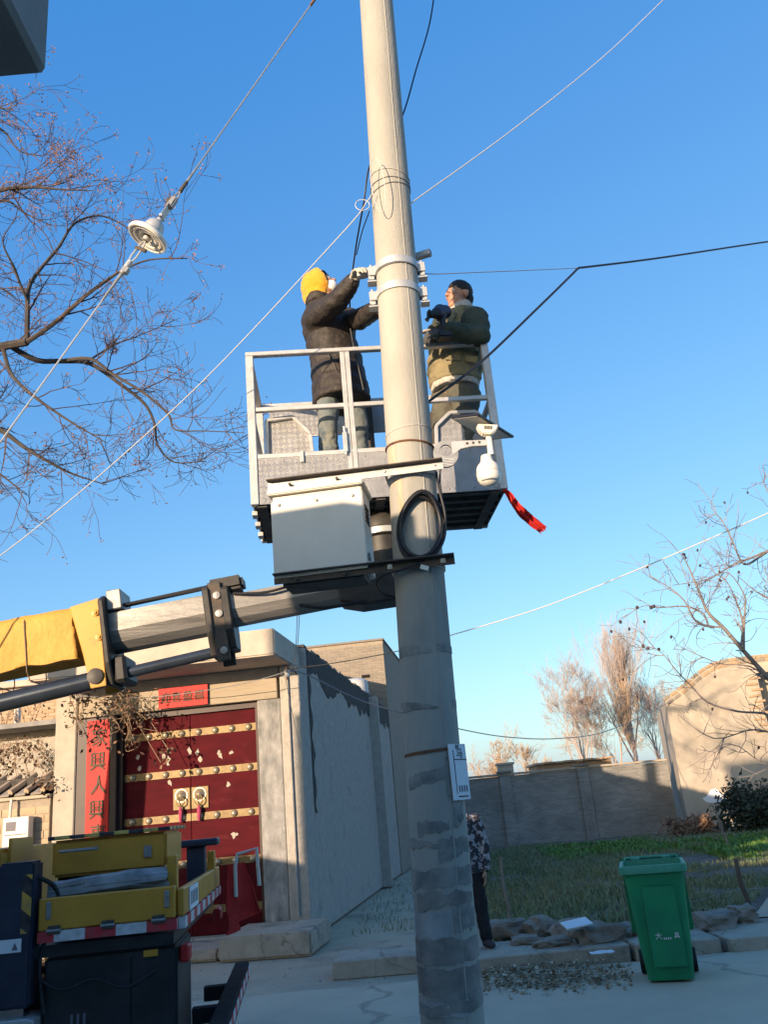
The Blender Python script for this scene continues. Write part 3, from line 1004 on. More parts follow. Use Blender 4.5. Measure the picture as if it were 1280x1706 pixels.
ring(pz_of(733), .004, .006, 'wire_ring', 'rust', POLE, tilt=-.01)
ring(pz_of(770), .004, .006, 'wire_ring', 'rust', POLE, tilt=-.005)
ring(pz_of(708), .002, .003, 'wire_ring', 'wire_white', POLE, tilt=.012)
arc_patch('rust_stain', pz_of(800), pz_of(735), -66 * D, -38 * D, 'concrete_rust', 50, .0012, .03)
arc_patch('rust_stain', pz_of(850), pz_of(772), -40 * D, -26 * D, 'concrete_rust', 52, .0012, .04)

# galvanised pole clamps with lugs and bolts
for k, py in enumerate((428, 470)):
    z = pz_of(py) - .005
    CL = thing('pole_clamp', ('upper' if k == 0 else 'lower') + ' of the two bright galvanised pole clamps above the workers', 'pole clamp', PZ(z), 0, 'galvanised clamps on the pole')
    rr = PR(z) + .004
    for half in (0, 1):
        mbb = MB()
        n = 22
        for i in range(n + 1):
            a = math.pi * (half + i / n) - math.pi / 2 + (.06 if i == 0 else -.06 if i == n else 0)
            d = V((math.sin(a), -math.cos(a), 0))
            for (ro, zz) in ((rr - .006, -.024), (rr + .006, -.024), (rr + .006, .024), (rr - .006, .024)):
                q = d * ro
                mbb.v.append((q.x, q.y, zz))
        for i in range(n):
            for j in range(4):
                j2 = (j + 1) % 4
                mbb.f.append((i * 4 + j, i * 4 + j2, i * 4 + 4 + j2, i * 4 + 4 + j))
        mbb.f += [(0, 1, 2, 3), (n * 4 + 3, n * 4 + 2, n * 4 + 1, n * 4)]
        mbb.build('band', 'galvanised', CL, smooth=True)
    for s in (-1, 1):
        for yy in (-.022, .022):
            MB().box(s * (rr - .004) - (.05 if s < 0 else 0), s * (rr - .004) + (.05 if s > 0 else 0), yy - .005, yy + .005, -.032, .03).build('lug', 'galvanised', CL, bev=.002)
        bo = MB().tube([(s * (rr + .026), 0, -.075), (s * (rr + .026), 0, .055)], .008, 8).build('bolt', 'galvanised', CL, smooth=True)
        MB().box(s * (rr + .026) - .015, s * (rr + .026) + .015, -.015, .015, -.055, -.033).build('nut', 'galvanised', bo)
        MB().box(s * (rr + .026) - .028, s * (rr + .026) + .028, -.03, .03, -.080, -.072).build('washer', 'galvanised', bo)
TUBE = thing('steel_tube', 'short square galvanised tube the worker holds behind the pole clamp', 'steel tube')
ta, tb2 = at(596, 459, 4.90), at(718, 421, 4.76)
MB().bar(ta, tb2, .042, .042).build('tube', 'galvanised', TUBE, bev=.004)
dd = (tb2 - ta).normalized()
MB().bar(ta - dd * .001, ta + dd * .002, .034, .034).build('open_end', 'dark_void', TUBE)
MB().bar(tb2 - dd * .002, tb2 + dd * .001, .034, .034).build('open_end', 'dark_void', TUBE)

# angle irons carrying the cabinet
for k, (a, b) in enumerate(((at(447, 812, 4.50), at(738, 772, 4.41)), (at(457, 964, 4.50), at(758, 934, 4.41)))):
    a.z = b.z = (a.z + b.z) / 2
    AI = thing('angle_bracket', ('upper' if k == 0 else 'lower') + ' steel angle bracket across the pole holding the white cabinet', 'bracket', (0, 0, 0), 0, 'cabinet brackets on the pole')
    d = (b - a).normalized()
    nrm = V((d.y, -d.x, 0))
    MB().bar(a + V((0, 0, .022)) + nrm * .022, b + V((0, 0, .022)) + nrm * .022, .05, .006).build('top_flange', 'dark_iron', AI)  # dark colour stands in for the flange's shaded underside
    MB().bar(a + V((0, 0, -.004)), b + V((0, 0, -.004)), .006, .045).build('face_flange', 'galvanised' if k == 0 else 'dark_iron', AI)
    zc = (a.z + b.z) / 2
    ring(zc - .005, .004, .006, 'u_bolt', 'galvanised', AI)
    for s in (-1, 1):
        q = PZ(zc) + d * (s * (PR(zc) + .004))
        f1 = q + nrm * (PR(zc) + .05)
        MB().tube([q, f1], .007, 8).build('bolt', 'galvanised', AI, smooth=True)
        MB().bar(f1 - nrm * .022, f1 - nrm * .008, .026, .026).build('nut', 'galvanised', AI)
    for t in (.13, .40):
        q = a + (b - a) * t
        MB().tube([q - nrm * .02 + V((0, 0, -.012)), q + nrm * .03 + V((0, 0, -.012))], .008, 8).build('bolt', 'dark_iron', AI, smooth=True)

CAB = thing('equipment_cabinet', 'white sheet metal equipment cabinet hung left of the pole', 'cabinet', at(613, 946, 4.44), R_(-7))
cw, chh, cd = .505, .475, .27
CASE = MB().box(-cw, 0, .002, cd, .004, chh).build('case', 'white_steel', CAB, bev=.006, seg=2)
CDOOR = MB().box(-cw - .008, .004, -.012, 0, .0, chh - .035).build('door', 'white_steel', CAB, bev=.005, seg=2)
MB().box(-cw - .022, .016, -.03, cd + .01, chh + .001, chh + .034).build('lid', 'white_steel', CAB, bev=.006, seg=2)
for i in range(5):
    MB().box(.0005, .004, .07, .19, chh - .10 - i * .022, chh - .09 - i * .022).build('vent_slot', 'dark_void', CASE)
MB().box(.0005, .012, .05, .09, .06, .10).build('latch', 'steel_grey', CASE, bev=.003)
MB().box(-cw + .03, -.03, .03, cd - .03, -.035, .003).build('base_tray', 'under_steel', CAB)
for x in (-cw + .04, -cw / 2, -.05):
    MB().lathe([(.009, 0), (.009, .006), (.004, .008)], 8, Matrix.Translation((x, -.0121, chh - .06)) @ Matrix.Rotation(R_(90), 4, 'X')).build('rivet', 'steel_grey', CDOOR)

# coil of black cable hung on the pole
COIL = thing('cable_coil', 'loose coil of black cable hanging on the front of the pole', 'cable coil')
cc = at(701, 874, 4.40)
for k, (rx, rz_, dx, dz, ph) in enumerate(((.118, .190, 0, 0, 0), (.110, .178, .004, -.008, .5), (.123, .200, .006, .0, 1.1), (.104, .186, .002, .006, 2.0))):
    pts = []
    for i in range(36):
        a = 2 * math.pi * i / 36
        x = rx * math.cos(a) * (1 + .05 * math.sin(2 * a + ph))
        z = rz_ * math.sin(a) * (1 + .03 * math.cos(3 * a + ph))
        til = R_(-11)
        X = x * math.cos(til) + z * math.sin(til) * -1
        Z = x * math.sin(til) + z * math.cos(til)
        w = cc + V((X * 1 + dx, 0, Z + dz))
        dxp = w.x - PZ(w.z).x
        r = PR(w.z) + .012 + .012 * k
        w.y = 4.6 - math.sqrt(max(r * r - dxp * dxp, .0)) if abs(dxp) < r else 4.6
        w.y = min(w.y, 4.6 - .07)
        pts.append(w)
    MB().tube(pts, .0095, 8, closed=True).build('loop', 'black_rubber', COIL, smooth=True)
pts = [at(737, 905, 4.50), at(742, 860, 4.50), at(731, 812, 4.50), at(727, 786, 4.52)]
MB().tube(smooth_pts(pts), .007, 8).build('tail', 'black_rubber', COIL, smooth=True)
pts = [at(700, 938, 4.41), at(672, 948, 4.40), at(640, 958, 4.42), at(628, 972, 4.5), at(640, 990, 4.6), at(668, 995, 4.7)]
MB().tube(smooth_pts(pts), .006, 8).build('tail', 'black_rubber', COIL, smooth=True)
q = at(707, 943, 4.39)
MB().bar(q - V((.02, 0, .0)), q + V((.022, .0, -.016)), .004, .024).build('cable_tag', 'white_steel', COIL)

# solar powered camera on a swan-neck bracket
SCAM = thing('solar_camera', 'white solar powered dome camera on a curved bracket at the right of the pole', 'camera')
yC = 4.56
zb = at(745, 760, yC).z
mh = frame(at(741, 772, yC), (1, 0, 0), (0, 0, 1))
pl = [(-.028, -.05), (.03, -.045), (.05, .0), (.09, .042), (.16, .062), (.25, .066), (.25, .105), (.12, .118), (.02, .128), (-.02, .11), (-.03, .06)]
# bracket plate with a round window
MB().prism([(.05, .04), (.10, .075), (.17, .085), (.255, .082), (.255, .118), (.12, .126), (.05, .128)], -.012, .012, mh).build('arm', 'galvanised', SCAM, bev=.003)
mbb = MB()
oc = [(.012 + .072 * math.cos(a), .055 + .082 * math.sin(a)) for a in np.linspace(0, 2 * math.pi, 25)[:-1]]
ic = [(.015 + .036 * math.cos(a), .075 + .036 * math.sin(a)) for a in np.linspace(0, 2 * math.pi, 25)[:-1]]
for y0 in (-.010, .010):
    for a, b in oc + ic:
        mbb.v.append(tuple(mh @ V((a, y0, b))))
for i in range(24):
    j = (i + 1) % 24
    mbb.f += [(i, j, 24 + j, 24 + i), (48 + i, 72 + i, 72 + j, 48 + j), (i, 48 + i, 48 + j, j), (24 + i, 24 + j, 72 + j, 72 + i)]
mbb.build('mount_plate', 'steel_grey', SCAM)
for i in range(3):
    MB().box(-.02, .05, -.0118, -.0101, .022 - i * .016, .028 - i * .016, mh @ Matrix.Rotation(R_(12), 4, 'Y')).build('slot', 'galvanised', SCAM)
for i in range(3):
    MB().lathe([(.008, 0), (.008, .003), (.003, .004)], 10, mh @ Matrix.Translation((.14 + i * .035, -.0121, .105)) @ Matrix.Rotation(R_(90), 4, 'X')).build('screw', 'dark_iron', SCAM)
ax = at(817, 745, yC)
MB().lathe([(.018, -.05), (.018, .09), (.026, .092), (.026, .115), (.014, .117)], 16, Matrix.Translation(ax)).build('neck', 'cream_plastic', SCAM, smooth=True)
dome = Matrix.Translation(at(817, 810, yC))
HSG = MB().lathe([(.020, .19), (.030, .185), (.034, .16), (.040, .145), (.058, .125), (.066, .105), (.067, .085)], 28, dome).build('housing', 'cream_plastic', SCAM, smooth=True)
MB().lathe([(.067, .0845), (.0685, .07), (.066, .045), (.055, .022), (.035, .006), (.01, .0)], 28, dome).build('dome', 'porcelain', HSG, smooth=True)
MB().lathe([(.0695, .083), (.0705, .08), (.0695, .077)], 28, dome).build('trim_ring', 'white_steel', HSG, smooth=True)
MB().lathe([(.045, .03), (.050, .028), (.047, .022)], 20, dome @ Matrix.Translation((-.002, -.018, 0))).build('lens_window', 'galvanised', HSG, smooth=True)
pc = [at(751, 695, 4.54), at(797, 690, 4.42), at(857, 728, 4.70)]
pc.append(pc[0] + pc[2] - pc[1])
ux = (pc[2] - pc[1] + pc[3] - pc[0]).normalized()
uy = (pc[1] - pc[0] + pc[2] - pc[3])
uy = (uy - ux * uy.dot(ux)).normalized()
un = ux.cross(uy)
c0 = sum(pc, V()) / 4
lx = ((pc[2] - pc[1]).length + (pc[3] - pc[0]).length) / 2
ly = ((pc[1] - pc[0]).length + (pc[2] - pc[3]).length) / 2
mp_ = Matrix(((ux.x, uy.x, un.x, c0.x), (ux.y, uy.y, un.y, c0.y), (ux.z, uy.z, un.z, c0.z), (0, 0, 0, 1)))
sgn = 1 if un.z > 0 else -1
PNL = MB().box(-lx / 2, lx / 2, -ly / 2, ly / 2, -.007, .007, mp_).build('panel', 'panel_glass', SCAM, bev=.002)
MB().box(-lx / 2 + .012, lx / 2 - .012, -ly / 2 + .012, ly / 2 - .012, -.0085 if sgn > 0 else .0075, -.0075 if sgn > 0 else .0085, mp_).build('panel_back', 'cream_plastic', PNL)
hb = at(812, 718, 4.54)
MB().prism([(-.062, .03), (.062, .03), (.05, -.005), (.022, -.03), (-.022, -.03), (-.05, -.005)], -.03, .03, frame(hb, (1, .1, -.1), (0, 0, 1))).build('panel_bracket', 'cream_plastic', SCAM, bev=.006, seg=2)
for i in range(6):
    MB().box(-.022 + i * .008, -.018 + i * .008, -.0335, -.0302, -.004, .018, frame(hb, (1, .1, -.1), (0, 0, 1))).build('rib', 'dark_iron', SCAM)
MB().tube(smooth_pts([at(735, 765, 4.56), at(733, 800, 4.56), at(736, 830, 4.55), at(733, 850, 4.53)]), .006, 6).build('lead', 'black_rubber', SCAM, smooth=True)

# ------------------------------------------------------------------ work basket
BK = thing('work_basket', 'aluminium work basket with checker plate sides carrying the two workers', 'work basket', (-.84, 5.14, 3.49), R_(4.5))
BW, BD, BH = 1.665, .84, 1.10
TOE = .315
P = .052
for (x, y) in ((0, 0), (BW - P, 0), (0, BD - P), (BW - P, BD - P)):
    MB().box(x, x + P, y, y + P, 0, BH - .031).build('post', 'aluminium', BK, bev=.004)
for (x0, x1, y0, y1) in ((0, BW, 0, .045), (0, BW, BD - .045, BD), (0, .045, .046, BD - .046), (BW - .045, BW, .046, BD - .046)):
    MB().box(x0, x1, y0, y1, BH - .03, BH).build('top_rail', 'aluminium', BK, bev=.004)
for (x0, x1, y0, y1) in ((P, BW - P, .008, .042), (P, BW - P, BD - .042, BD - .008), (.006, .04, P, BD - P), (BW - .04, BW - .006, P, BD - P)):
    MB().box(x0, x1, y0, y1, .655, .685).build('mid_rail', 'aluminium', BK, bev=.003)
    MB().box(x0, x1, y0, y1, TOE, TOE + .032).build('lower_rail', 'aluminium', BK, bev=.003)
for x in (.640, .674):
    MB().box(x, x + .031, .004, .05, .02, BH - .031).build('gate_post', 'aluminium', BK, bev=.003)
tpl = MB().box(P, .638, .010, .016, .0, TOE - .001).build('toe_panel', 'tread_plate', BK)
tpr = MB().box(.706, BW - P, .010, .016, .0, TOE - .001).build('toe_panel', 'tread_plate', BK)
MB().box(P, BW - P, BD - .016, BD - .010, .0, TOE - .001).build('toe_panel', 'tread_plate', BK)
MB().box(.010, .016, P, BD - P, .0, TOE - .001).build('toe_panel', 'tread_plate', BK)
MB().box(BW - .016, BW - .010, P, BD - P, .0, TOE - .001).build('toe_panel', 'tread_plate', BK)
rivet = mesh_only(MB().lathe([(.007, 0), (.006, .003), (.002, .004)], 8, Matrix.Rotation(R_(90), 4, 'X')), 'steel_grey')
for x in (.09, .22, .36, .50, .61, .75, .92, 1.1, 1.28, 1.45, 1.58):
    for z in (.025, TOE - .025):
        shared('rivet', rivet, tpl if x < .65 else tpr, (x, .0098, z))
MB().box(.017, BW - .017, .018, BD - .018, .112, .124).build('deck', 'tread_plate', BK)
for i in range(6):
    y = .05 + i * .138
    MB().box(.02, BW - .02, y, y + .05, .0, .11).build('floor_joist', 'under_steel', BK)
for x in (.04, BW / 2 - .03, BW - .11):
    MB().box(x, x + .06, .03, BD - .03, -.012, -.001).build('cross_bearer', 'under_steel', BK)
for i in range(3):
    MB().box(-.004, .03, .12 + i * .22, .20 + i * .22, -.03, -.002).build('foot_bracket', 'galvanised', BK)
MB().box(.10, 1.1, BD - .075, BD - .05, .80, 1.04).build('back_panel', 'tread_plate', BK, bev=.004)
MB().box(1.12, 1.5, BD - .13, BD - .05, .62, .92).build('control_box', 'dark_iron', BK, bev=.01)
MB().box(.82, .88, BD - .10, BD - .05, .35, 1.05).build('back_post', 'under_steel', BK)


def chamfer_panel(poly, par):
    ins = []
    cx = sum(p[0] for p in poly) / len(poly)
    cz = sum(p[1] for p in poly) / len(poly)
    MB().prism(poly, .118, .124).build('end_panel', 'tread_plate', par)
    for i in range(len(poly)):
        a, b = poly[i], poly[(i + 1) % len(poly)]
        MB().bar((a[0], .105, a[1]), (b[0], .105, b[1]), .024, .03, (0, 1, 0)).build('panel_frame', 'aluminium', par, bev=.003)


BKI = Matrix.Translation((-.84, 5.14, 3.49)) @ Matrix.Rotation(R_(4.5), 4, 'Z')
BKI = BKI.inverted()


def bl(px, py, Y):
    q = BKI @ at(px, py, Y)
    return (q.x, q.z)


chamfer_panel([bl(446, 764, 5.26), bl(444, 702, 5.26), bl(488, 694, 5.26), bl(517, 722, 5.26), bl(521, 757, 5.26)], BK)
chamfer_panel([bl(727, 752, 5.38), bl(726, 714, 5.38), bl(749, 691, 5.38), bl(793, 688, 5.38), bl(815, 712, 5.38), bl(817, 748, 5.38)], BK)
q = V((bl(572, 748, 5.16)[0], .03, bl(572, 748, 5.16)[1]))
MB().box(.615, .645, -.02, .004, .32, .46).build('latch', 'galvanised', BK, bev=.003)
MB().tube([(.63, -.012, .30), (.63, -.012, .50)], .008, 8).build('latch_pin', 'galvanised', BK, smooth=True)
MB().box(.33, .355, -.006, .008, .27, .35).build('hook', 'galvanised', BK, bev=.003)
# red rag tied to the lower right corner
RAG = thing('red_rag', 'faded red rag streaming from the lower right corner of the work basket', 'rag')
pa, pb, pm = at(843, 818, 5.30), at(907, 882, 5.32), at(866, 850, 5.28)
mb = MB()
nn, mm_ = 22, 9
spine = smooth_pts([pa, pm, pb], 11)
for i, p in enumerate(spine):
    t = i / (len(spine) - 1)
    w = .022 + .030 * math.sin(math.pi * min(t * 1.1, 1) * .55) + .01 * noise.noise(V((t * 6, 1, 1)))
    for j in range(mm_ + 1):
        s = j / mm_ - .5
        fold = .018 * math.sin(s * 13 + t * 5) + .01 * noise.noise(V((t * 7, s * 5, 2)))
        mb.v.append(tuple(p + V((.7, 0, .7)) * (s * w * 1.3) + V((.25, -1, -.25)) * fold + V((.02, 0, -.012)) * (noise.noise(V((s * 7, 3, 9))) if i == len(spine) - 1 else 0)))
o = len(mb.v)
mb.v += [(a, b + .004, c) for a, b, c in mb.v]
k = mm_ + 1
for i in range(len(spine) - 1):
    for j in range(mm_):
        a = i * k + j
        mb.f += [(a, a + 1, a + k + 1, a + k), (o + a, o + a + k, o + a + k + 1, o + a + 1)]
RAGM = mb.build('cloth', 'red_cloth', RAG, smooth=True)
MB().tube([pa + V((-.02, -.01, .01)), pa + V((0, -.02, 0)), pa + V((.02, 0, -.015)), pa + V((.0, .02, -.005))], .010, 6, closed=True).build('knot', 'red_cloth', RAG, smooth=True)

# ------------------------------------------------------------------ crane truck with telescopic boom
TR = thing('crane_truck', 'yellow and black crane truck with telescopic boom parked at the lower left', 'truck', (-1.23, 4.75, 0), R_(7))
TRI = (Matrix.Translation((-1.23, 4.75, 0)) @ Matrix.Rotation(R_(7), 4, 'Z')).inverted()


def tp(px, py, Y):
    return TRI @ at(px, py, Y)


MB().box(-7.5, -.15, .75, .93, .62, .86).build('chassis_beam', 'truck_black', TR)
MB().box(-7.5, -.15, 1.27, 1.45, .62, .86).build('chassis_beam', 'truck_black', TR)
MB().box(-5.5, -.02, .03, 2.17, 1.045, 1.10).build('bed', 'truck_black', TR)
MB().box(-.68, 0, 0, .03, 1.115, 1.165).build('reflective_tape', 'tape_red_white', TR)
MB().box(-.68, -.01, .004, .06, 1.168, 1.318).build('side_panel', 'truck_yellow', TR, bev=.006)
MB().box(-5.5, -.92, .004, .06, 1.10, 1.318).build('side_panel', 'truck_yellow', TR, bev=.006)
MB().box(-.006, .03, .06, 2.14, 1.168, 1.30).build('tail_panel', 'truck_yellow', TR, bev=.006)
MB().box(-.68, -.08, .22, .85, 1.40, 1.585).build('tool_box', 'truck_yellow', TR, bev=.015, seg=2)
MB().box(-.70, -.06, .20, .87, 1.588, 1.608).build('hazard_edge', 'hazard_top', TR, bev=.003)
MB().box(-.66, -.10, .28, .80, 1.10, 1.399).build('tool_box_foot', 'truck_black', TR)
# film wrapped bundle in the gap
mb = MB()
for i in range(7):
    z = 1.335 + .018 * (i % 3)
    mb.tube([(-.66, .10 + .05 * (i % 2), z - .01), (-.45, .09, z + .01 * math.sin(i)), (-.25, .10, z + .015), (-.07, .12 + .02 * i, z + .02 * math.cos(i))], .022 + .006 * (i % 2), 7)
mb.build('hose_bundle', 'clear_film', TR, smooth=True)
MB().box(-.07, -.02, .16, .24, 1.168, 1.46).build('stake_post', 'truck_yellow', TR, bev=.004)
# black side cabinet under the bed
MB().box(-.655, -.005, .05, .62, .22, 1.04).build('side_cabinet', 'truck_black', TR, bev=.012, seg=2)
MB().box(-.235, -.229, .047, .0495, .26, 1.0).build('cabinet_seam', 'dark_void', TR)
MB().box(-.60, -.54, .03, .048, .46, .49).build('cabinet_latch', 'galvanised', TR, bev=.004)
MB().box(-.17, -.10, .036, .049, 1.0, 1.03).build('side_marker', 'truck_yellow', TR)
for k in range(3):
    MB().box(-.52 + k * .03, -.508 + k * .03, .047, .0495, .70, .78).build('worn_mark', 'ink_grey', TR)
for x in (-.60, -.34, -.09):
    MB().box(x - .03, x + .03, -.008, .0035, 1.15, 1.19).build('hinge', 'dark_iron', TR, bev=.003)
    MB().tube([(x - .035, -.006, 1.168), (x + .035, -.006, 1.168)], .007, 8).build('hinge_pin', 'steel_grey', TR, smooth=True)
for x in (-.63, -.05):
    MB().box(x - .012, x + .012, -.004, .0035, 1.22, 1.30).build('side_latch', 'steel_grey', TR, bev=.003)
MB().tube(smooth_pts([(-.62, .20, 1.53), (-.61, .15, 1.53), (-.45, .15, 1.53), (-.44, .20, 1.53)], 5), .008, 8).build('box_handle', 'steel_grey', TR, smooth=True)
MB().box(-.20, -.16, .205, .219, 1.46, 1.52).build('box_lock', 'steel_grey', TR, bev=.003)
MB().tube(smooth_pts([(-.66, .02, .95), (-.55, .0, .90), (-.40, .01, .93), (-.25, .0, .88), (-.10, .02, .94)], 6), .009, 8).build('air_hose', 'black_rubber', TR, smooth=True)
MB().tube(smooth_pts([(-.70, .05, 1.42), (-.62, .08, 1.36), (-.60, .07, 1.25), (-.67, .03, 1.05), (-.64, .02, .80)], 6), .011, 8).build('hydraulic_hose', 'black_rubber', TR, smooth=True)
# outrigger
og = MB().box(-.875, -.70, -.03, .14, .84, 1.50).build('outrigger', 'navy', TR, bev=.012, seg=2)
MB().box(-.845, -.73, .0, .11, .80, .838).build('jack_rod', 'chrome', og)
MB().prism([(-.89, .74), (-.665, .745), (-.665, .79), (-.70, .80), (-.88, .80)], -.06, .17).build('foot_pad', 'galvanised', og, bev=.004)
MB().box(-.752, -.706, -.0335, -.0305, 1.17, 1.44).build('hazard_strip', 'hazard_post', og)
MB().box(-.85, -.745, -.034, -.0305, 1.09, 1.15).build('sticker', 'paper_white', og)
MB().prism([(-.79, 1.10), (-.76, 1.10), (-.775, 1.135)], -.0352, -.0342).build('warning_mark', 'ink_grey', og)
MB().box(-.90, -.885, .2, .60, 1.10, 1.62).build('crane_leg', 'truck_yellow', TR)
MB().box(-1.55, -.90, .08, 1.9, .98, 1.57).build('crane_base', 'truck_yellow', TR, bev=.02, seg=2)
MB().box(-.93, -.885, .00, .07, 1.02, 1.09).build('side_lamp', 'red_paint', TR, bev=.008)
MB().box(-1.6, -.90, .06, .6, .2, .979).build('side_cabinet', 'truck_black', TR, bev=.012)
# rear end
stripes('tape_y', ((.62, .62, .62), (.52, .03, .04)), .30, (0, 1, 0))
MB().box(.002, .036, .05, 2.15, 1.112, 1.164).build('reflective_tape', 'tape_y', TR)
MB().box(.032, .038, .25, .65, 1.175, 1.29).build('number_plate', 'paper_white', TR)
for k in range(5):
    MB().box(.0385, .0395, .29 + k * .07, .325 + k * .07, 1.20, 1.265).build('plate_mark', 'ink_grey', TR)
MB().box(.0, .05, .08, .2, .95, 1.03).build('tail_lamp', 'red_paint', TR, bev=.01)
MB().box(.0, .05, 1.9, 2.1, .95, 1.03).build('tail_lamp', 'red_paint', TR, bev=.01)
bz = .52
MB().box(.12, .22, -.05, 2.25, bz, bz + .11).build('rear_bumper', 'bumper_black', TR, bev=.006)
MB().box(.2205, .225, -.05, 2.25, bz + .03, bz + .085).build('reflective_tape', 'tape_y', TR)
for y in (.75, 1.4):
    MB().box(-.02, .118, y, y + .08, bz + .02, bz + .10).build('bumper_bracket', 'bumper_black', TR)
# cradle for the boom and tubular frame on the far side
p = tp(325, 1410, 6.2)
MB().box(p.x - .14, p.x + .16, p.y - .1, p.y + .1, p.z - .0, p.z + .045).build('boom_cradle', 'navy', TR, bev=.01)
MB().box(p.x - .05, p.x + .07, p.y - .06, p.y + .06, 1.10, p.z - .001).build('cradle_post', 'navy', TR, bev=.006)
a, b = tp(392, 1455, 6.6), tp(428, 1425, 6.6)
MB().tube([(a.x, a.y, 1.10), (a.x, a.y, a.z + .05), (a.x + .02, a.y, b.z + .02), (b.x, b.y, b.z + .05), (b.x + .01, b.y, 1.16)], .014, 8).build('tail_frame', 'white_steel', TR, smooth=True)
MB().box(-.02, .03, 1.75, 1.85, 1.168, 1.42).build('stake_post', 'truck_yellow', TR, bev=.004)
# red canvas hung over the tail
p0, p1, p2, p3 = tp(378, 1440, 6.55), tp(408, 1436, 6.7), tp(438, 1500, 6.8), tp(432, 1535, 6.8)
mb = MB()
nx, nz = 10, 12
for j in range(nz + 1):
    for i in range(nx + 1):
        s, t = i / nx, j / nz
        top = p0.lerp(p1, s)
        low = V((.10 + .02 * s, p0.y + (p2.y - p0.y) * s, .86)).lerp(V((.30, p2.y, .98)), s)
        q = top.lerp(low, t)
        q = q + V((.05 * math.sin(s * 9) * t + .03 * noise.noise(V((s * 4, t * 3, 1))), .02 * math.cos(s * 8), 0))
        mb.v.append(tuple(q))
o = len(mb.v)
mb.v += [(a - .006, b + .002, c) for a, b, c in mb.v]
for j in range(nz):
    for i in range(nx):
        a = j * (nx + 1) + i
        mb.f += [(a, a + 1, a + nx + 2, a + nx + 1), (o + a, o + a + nx + 1, o + a + nx + 2, o + a + 1)]
mb.build('red_canvas', 'red_cloth', TR, smooth=True)
# wheels
for (x, y) in ((-1.9, .42), (-1.9, 1.78), (-6.2, .42), (-6.2, 1.78)):
    mw = Matrix.Translation((x, y, .46)) @ Matrix.Rotation(R_(90), 4, 'X')
    w = MB().lathe([(.26, -.13), (.42, -.14), (.46, -.10), (.46, .10), (.42, .14), (.26, .13)], 28, mw).build('wheel', 'black_rubber', TR, smooth=True)
    MB().lathe([(.255, -.06), (.255, .10), (.20, .10), (.12, .04), (.05, .06)], 20, mw).build('rim', 'steel_grey', w, smooth=True)
MB().box(-8.2, -5.9, .02, 2.18, .55, 1.1).build('cab_base', 'truck_black', TR, bev=.02)
MB().prism([(-8.15, 1.1), (-5.95, 1.1), (-5.95, 2.5), (-7.6, 2.5), (-8.1, 1.7)], .04, 2.16).build('cab', 'truck_yellow', TR, bev=.04, seg=2)
MB().box(-3.1, -2.6, .85, 1.35, 1.1, 2.75).build('crane_column', 'truck_yellow', TR, bev=.02)

# --- boom
A0 = at(-230, 1140, 5.45)
A1 = at(640, 972, 5.52)
bd = (A1 - A0).normalized()
bup = V((0, 0, 1))
bup = (bup - bd * bup.dot(bd)).normalized()
bside = bd.cross(bup).normalized()
BMI = TRI


def bm_frame(pt):
    m = Matrix(((bside.x, bd.x, bup.x, pt.x), (bside.y, bd.y, bup.y, pt.y), (bside.z, bd.z, bup.z, pt.z), (0, 0, 0, 1)))
    return TRI @ m


def bx(px):
    """distance along the boom for an image column"""
    t0 = 0
    best = None
    for i in range(400):
        t = i / 399 * (A1 - A0).length
        q = A0 + bd * t
        v = q - CAM
        x = 640 + FPX * v.dot(_r) / v.dot(_f)
        if best is None or abs(x - px) < best[0]:
            best = (abs(x - px), t)
    return best[1]


def hexsec(w, h):
    return [(-w / 2, h / 2), (w / 2, h / 2), (w / 2, h * .02), (w * .40, -h * .26), (w * .22, -h * .43), (0, -h / 2), (-w * .22, -h * .43), (-w * .40, -h * .26), (-w / 2, h * .02)]


bmF = bm_frame(A0)
BOOM = thing('boom', None, None)
BOOM.parent = TR
MB().prism(hexsec(.26, .32), 0, bx(168), bmF).build('outer_section', 'truck_yellow', BOOM, bev=.012, seg=2)
MB().prism(hexsec(.21, .255), bx(168) - .1, bx(362), bmF).build('middle_section', 'boom_steel', BOOM, bev=.008, seg=2)
MB().prism(hexsec(.17, .205), bx(362) - .1, bx(628), bmF).build('inner_section', 'boom_steel', BOOM, bev=.008, seg=2)
# end plates and collars
ya, yb = bx(140), bx(182)
MB().prism([(-.20, .20), (-.13, .24), (.13, .24), (.20, .20), (.17, -.2), (.12, -.34), (-.12, -.34), (-.17, -.2)], yb, yb + .035, bmF).build('end_plate', 'boom_black', BOOM, bev=.008)
mlat = bmF @ Matrix.Rotation(R_(90), 4, 'Z')
for sx in (-.155, .140):
    MB().prism([(ya - .02, .20), (yb - .003, .225), (yb - .003, -.34), (yb - .10, -.34), (ya + .04, -.12)], -sx - .015, -sx, mlat).build('cheek_plate', 'truck_yellow', BOOM, bev=.004)
for (yy, zz) in ((yb - .03, .13), (yb - .02, -.03)):
    MB().lathe([(.022, 0), (.022, .01), (.010, .012), (.010, .02)], 12, bmF @ Matrix.Translation((.156, yy, zz)) @ Matrix.Rotation(R_(90), 4, 'Y')).build('bolt', 'truck_yellow', BOOM, smooth=True)
MB().lathe([(.05, 0), (.05, .012), (.02, .018)], 14, bmF @ Matrix.Translation((.156, yb - .065, -.27)) @ Matrix.Rotation(R_(90), 4, 'Y')).build('pivot_pin', 'boom_black', BOOM, smooth=True)
MB().box(-.10, .13, yb + .036, yb + .13, .14, .27, bmF).build('top_block', 'steel_grey', BOOM, bev=.006)
MB().box(-.13, .13, yb + .036, yb + .12, -.33, -.155, bmF).build('wear_pad', 'boom_black', BOOM, bev=.02)
ca, cb_ = bx(347), bx(388)
MB().prism([(-.145, .15), (-.10, .19), (.10, .19), (.145, .15), (.145, -.13), (.10, -.28), (-.10, -.28), (-.145, -.13)], ca, ca + .045, bmF).build('collar', 'boom_black', BOOM, bev=.008)
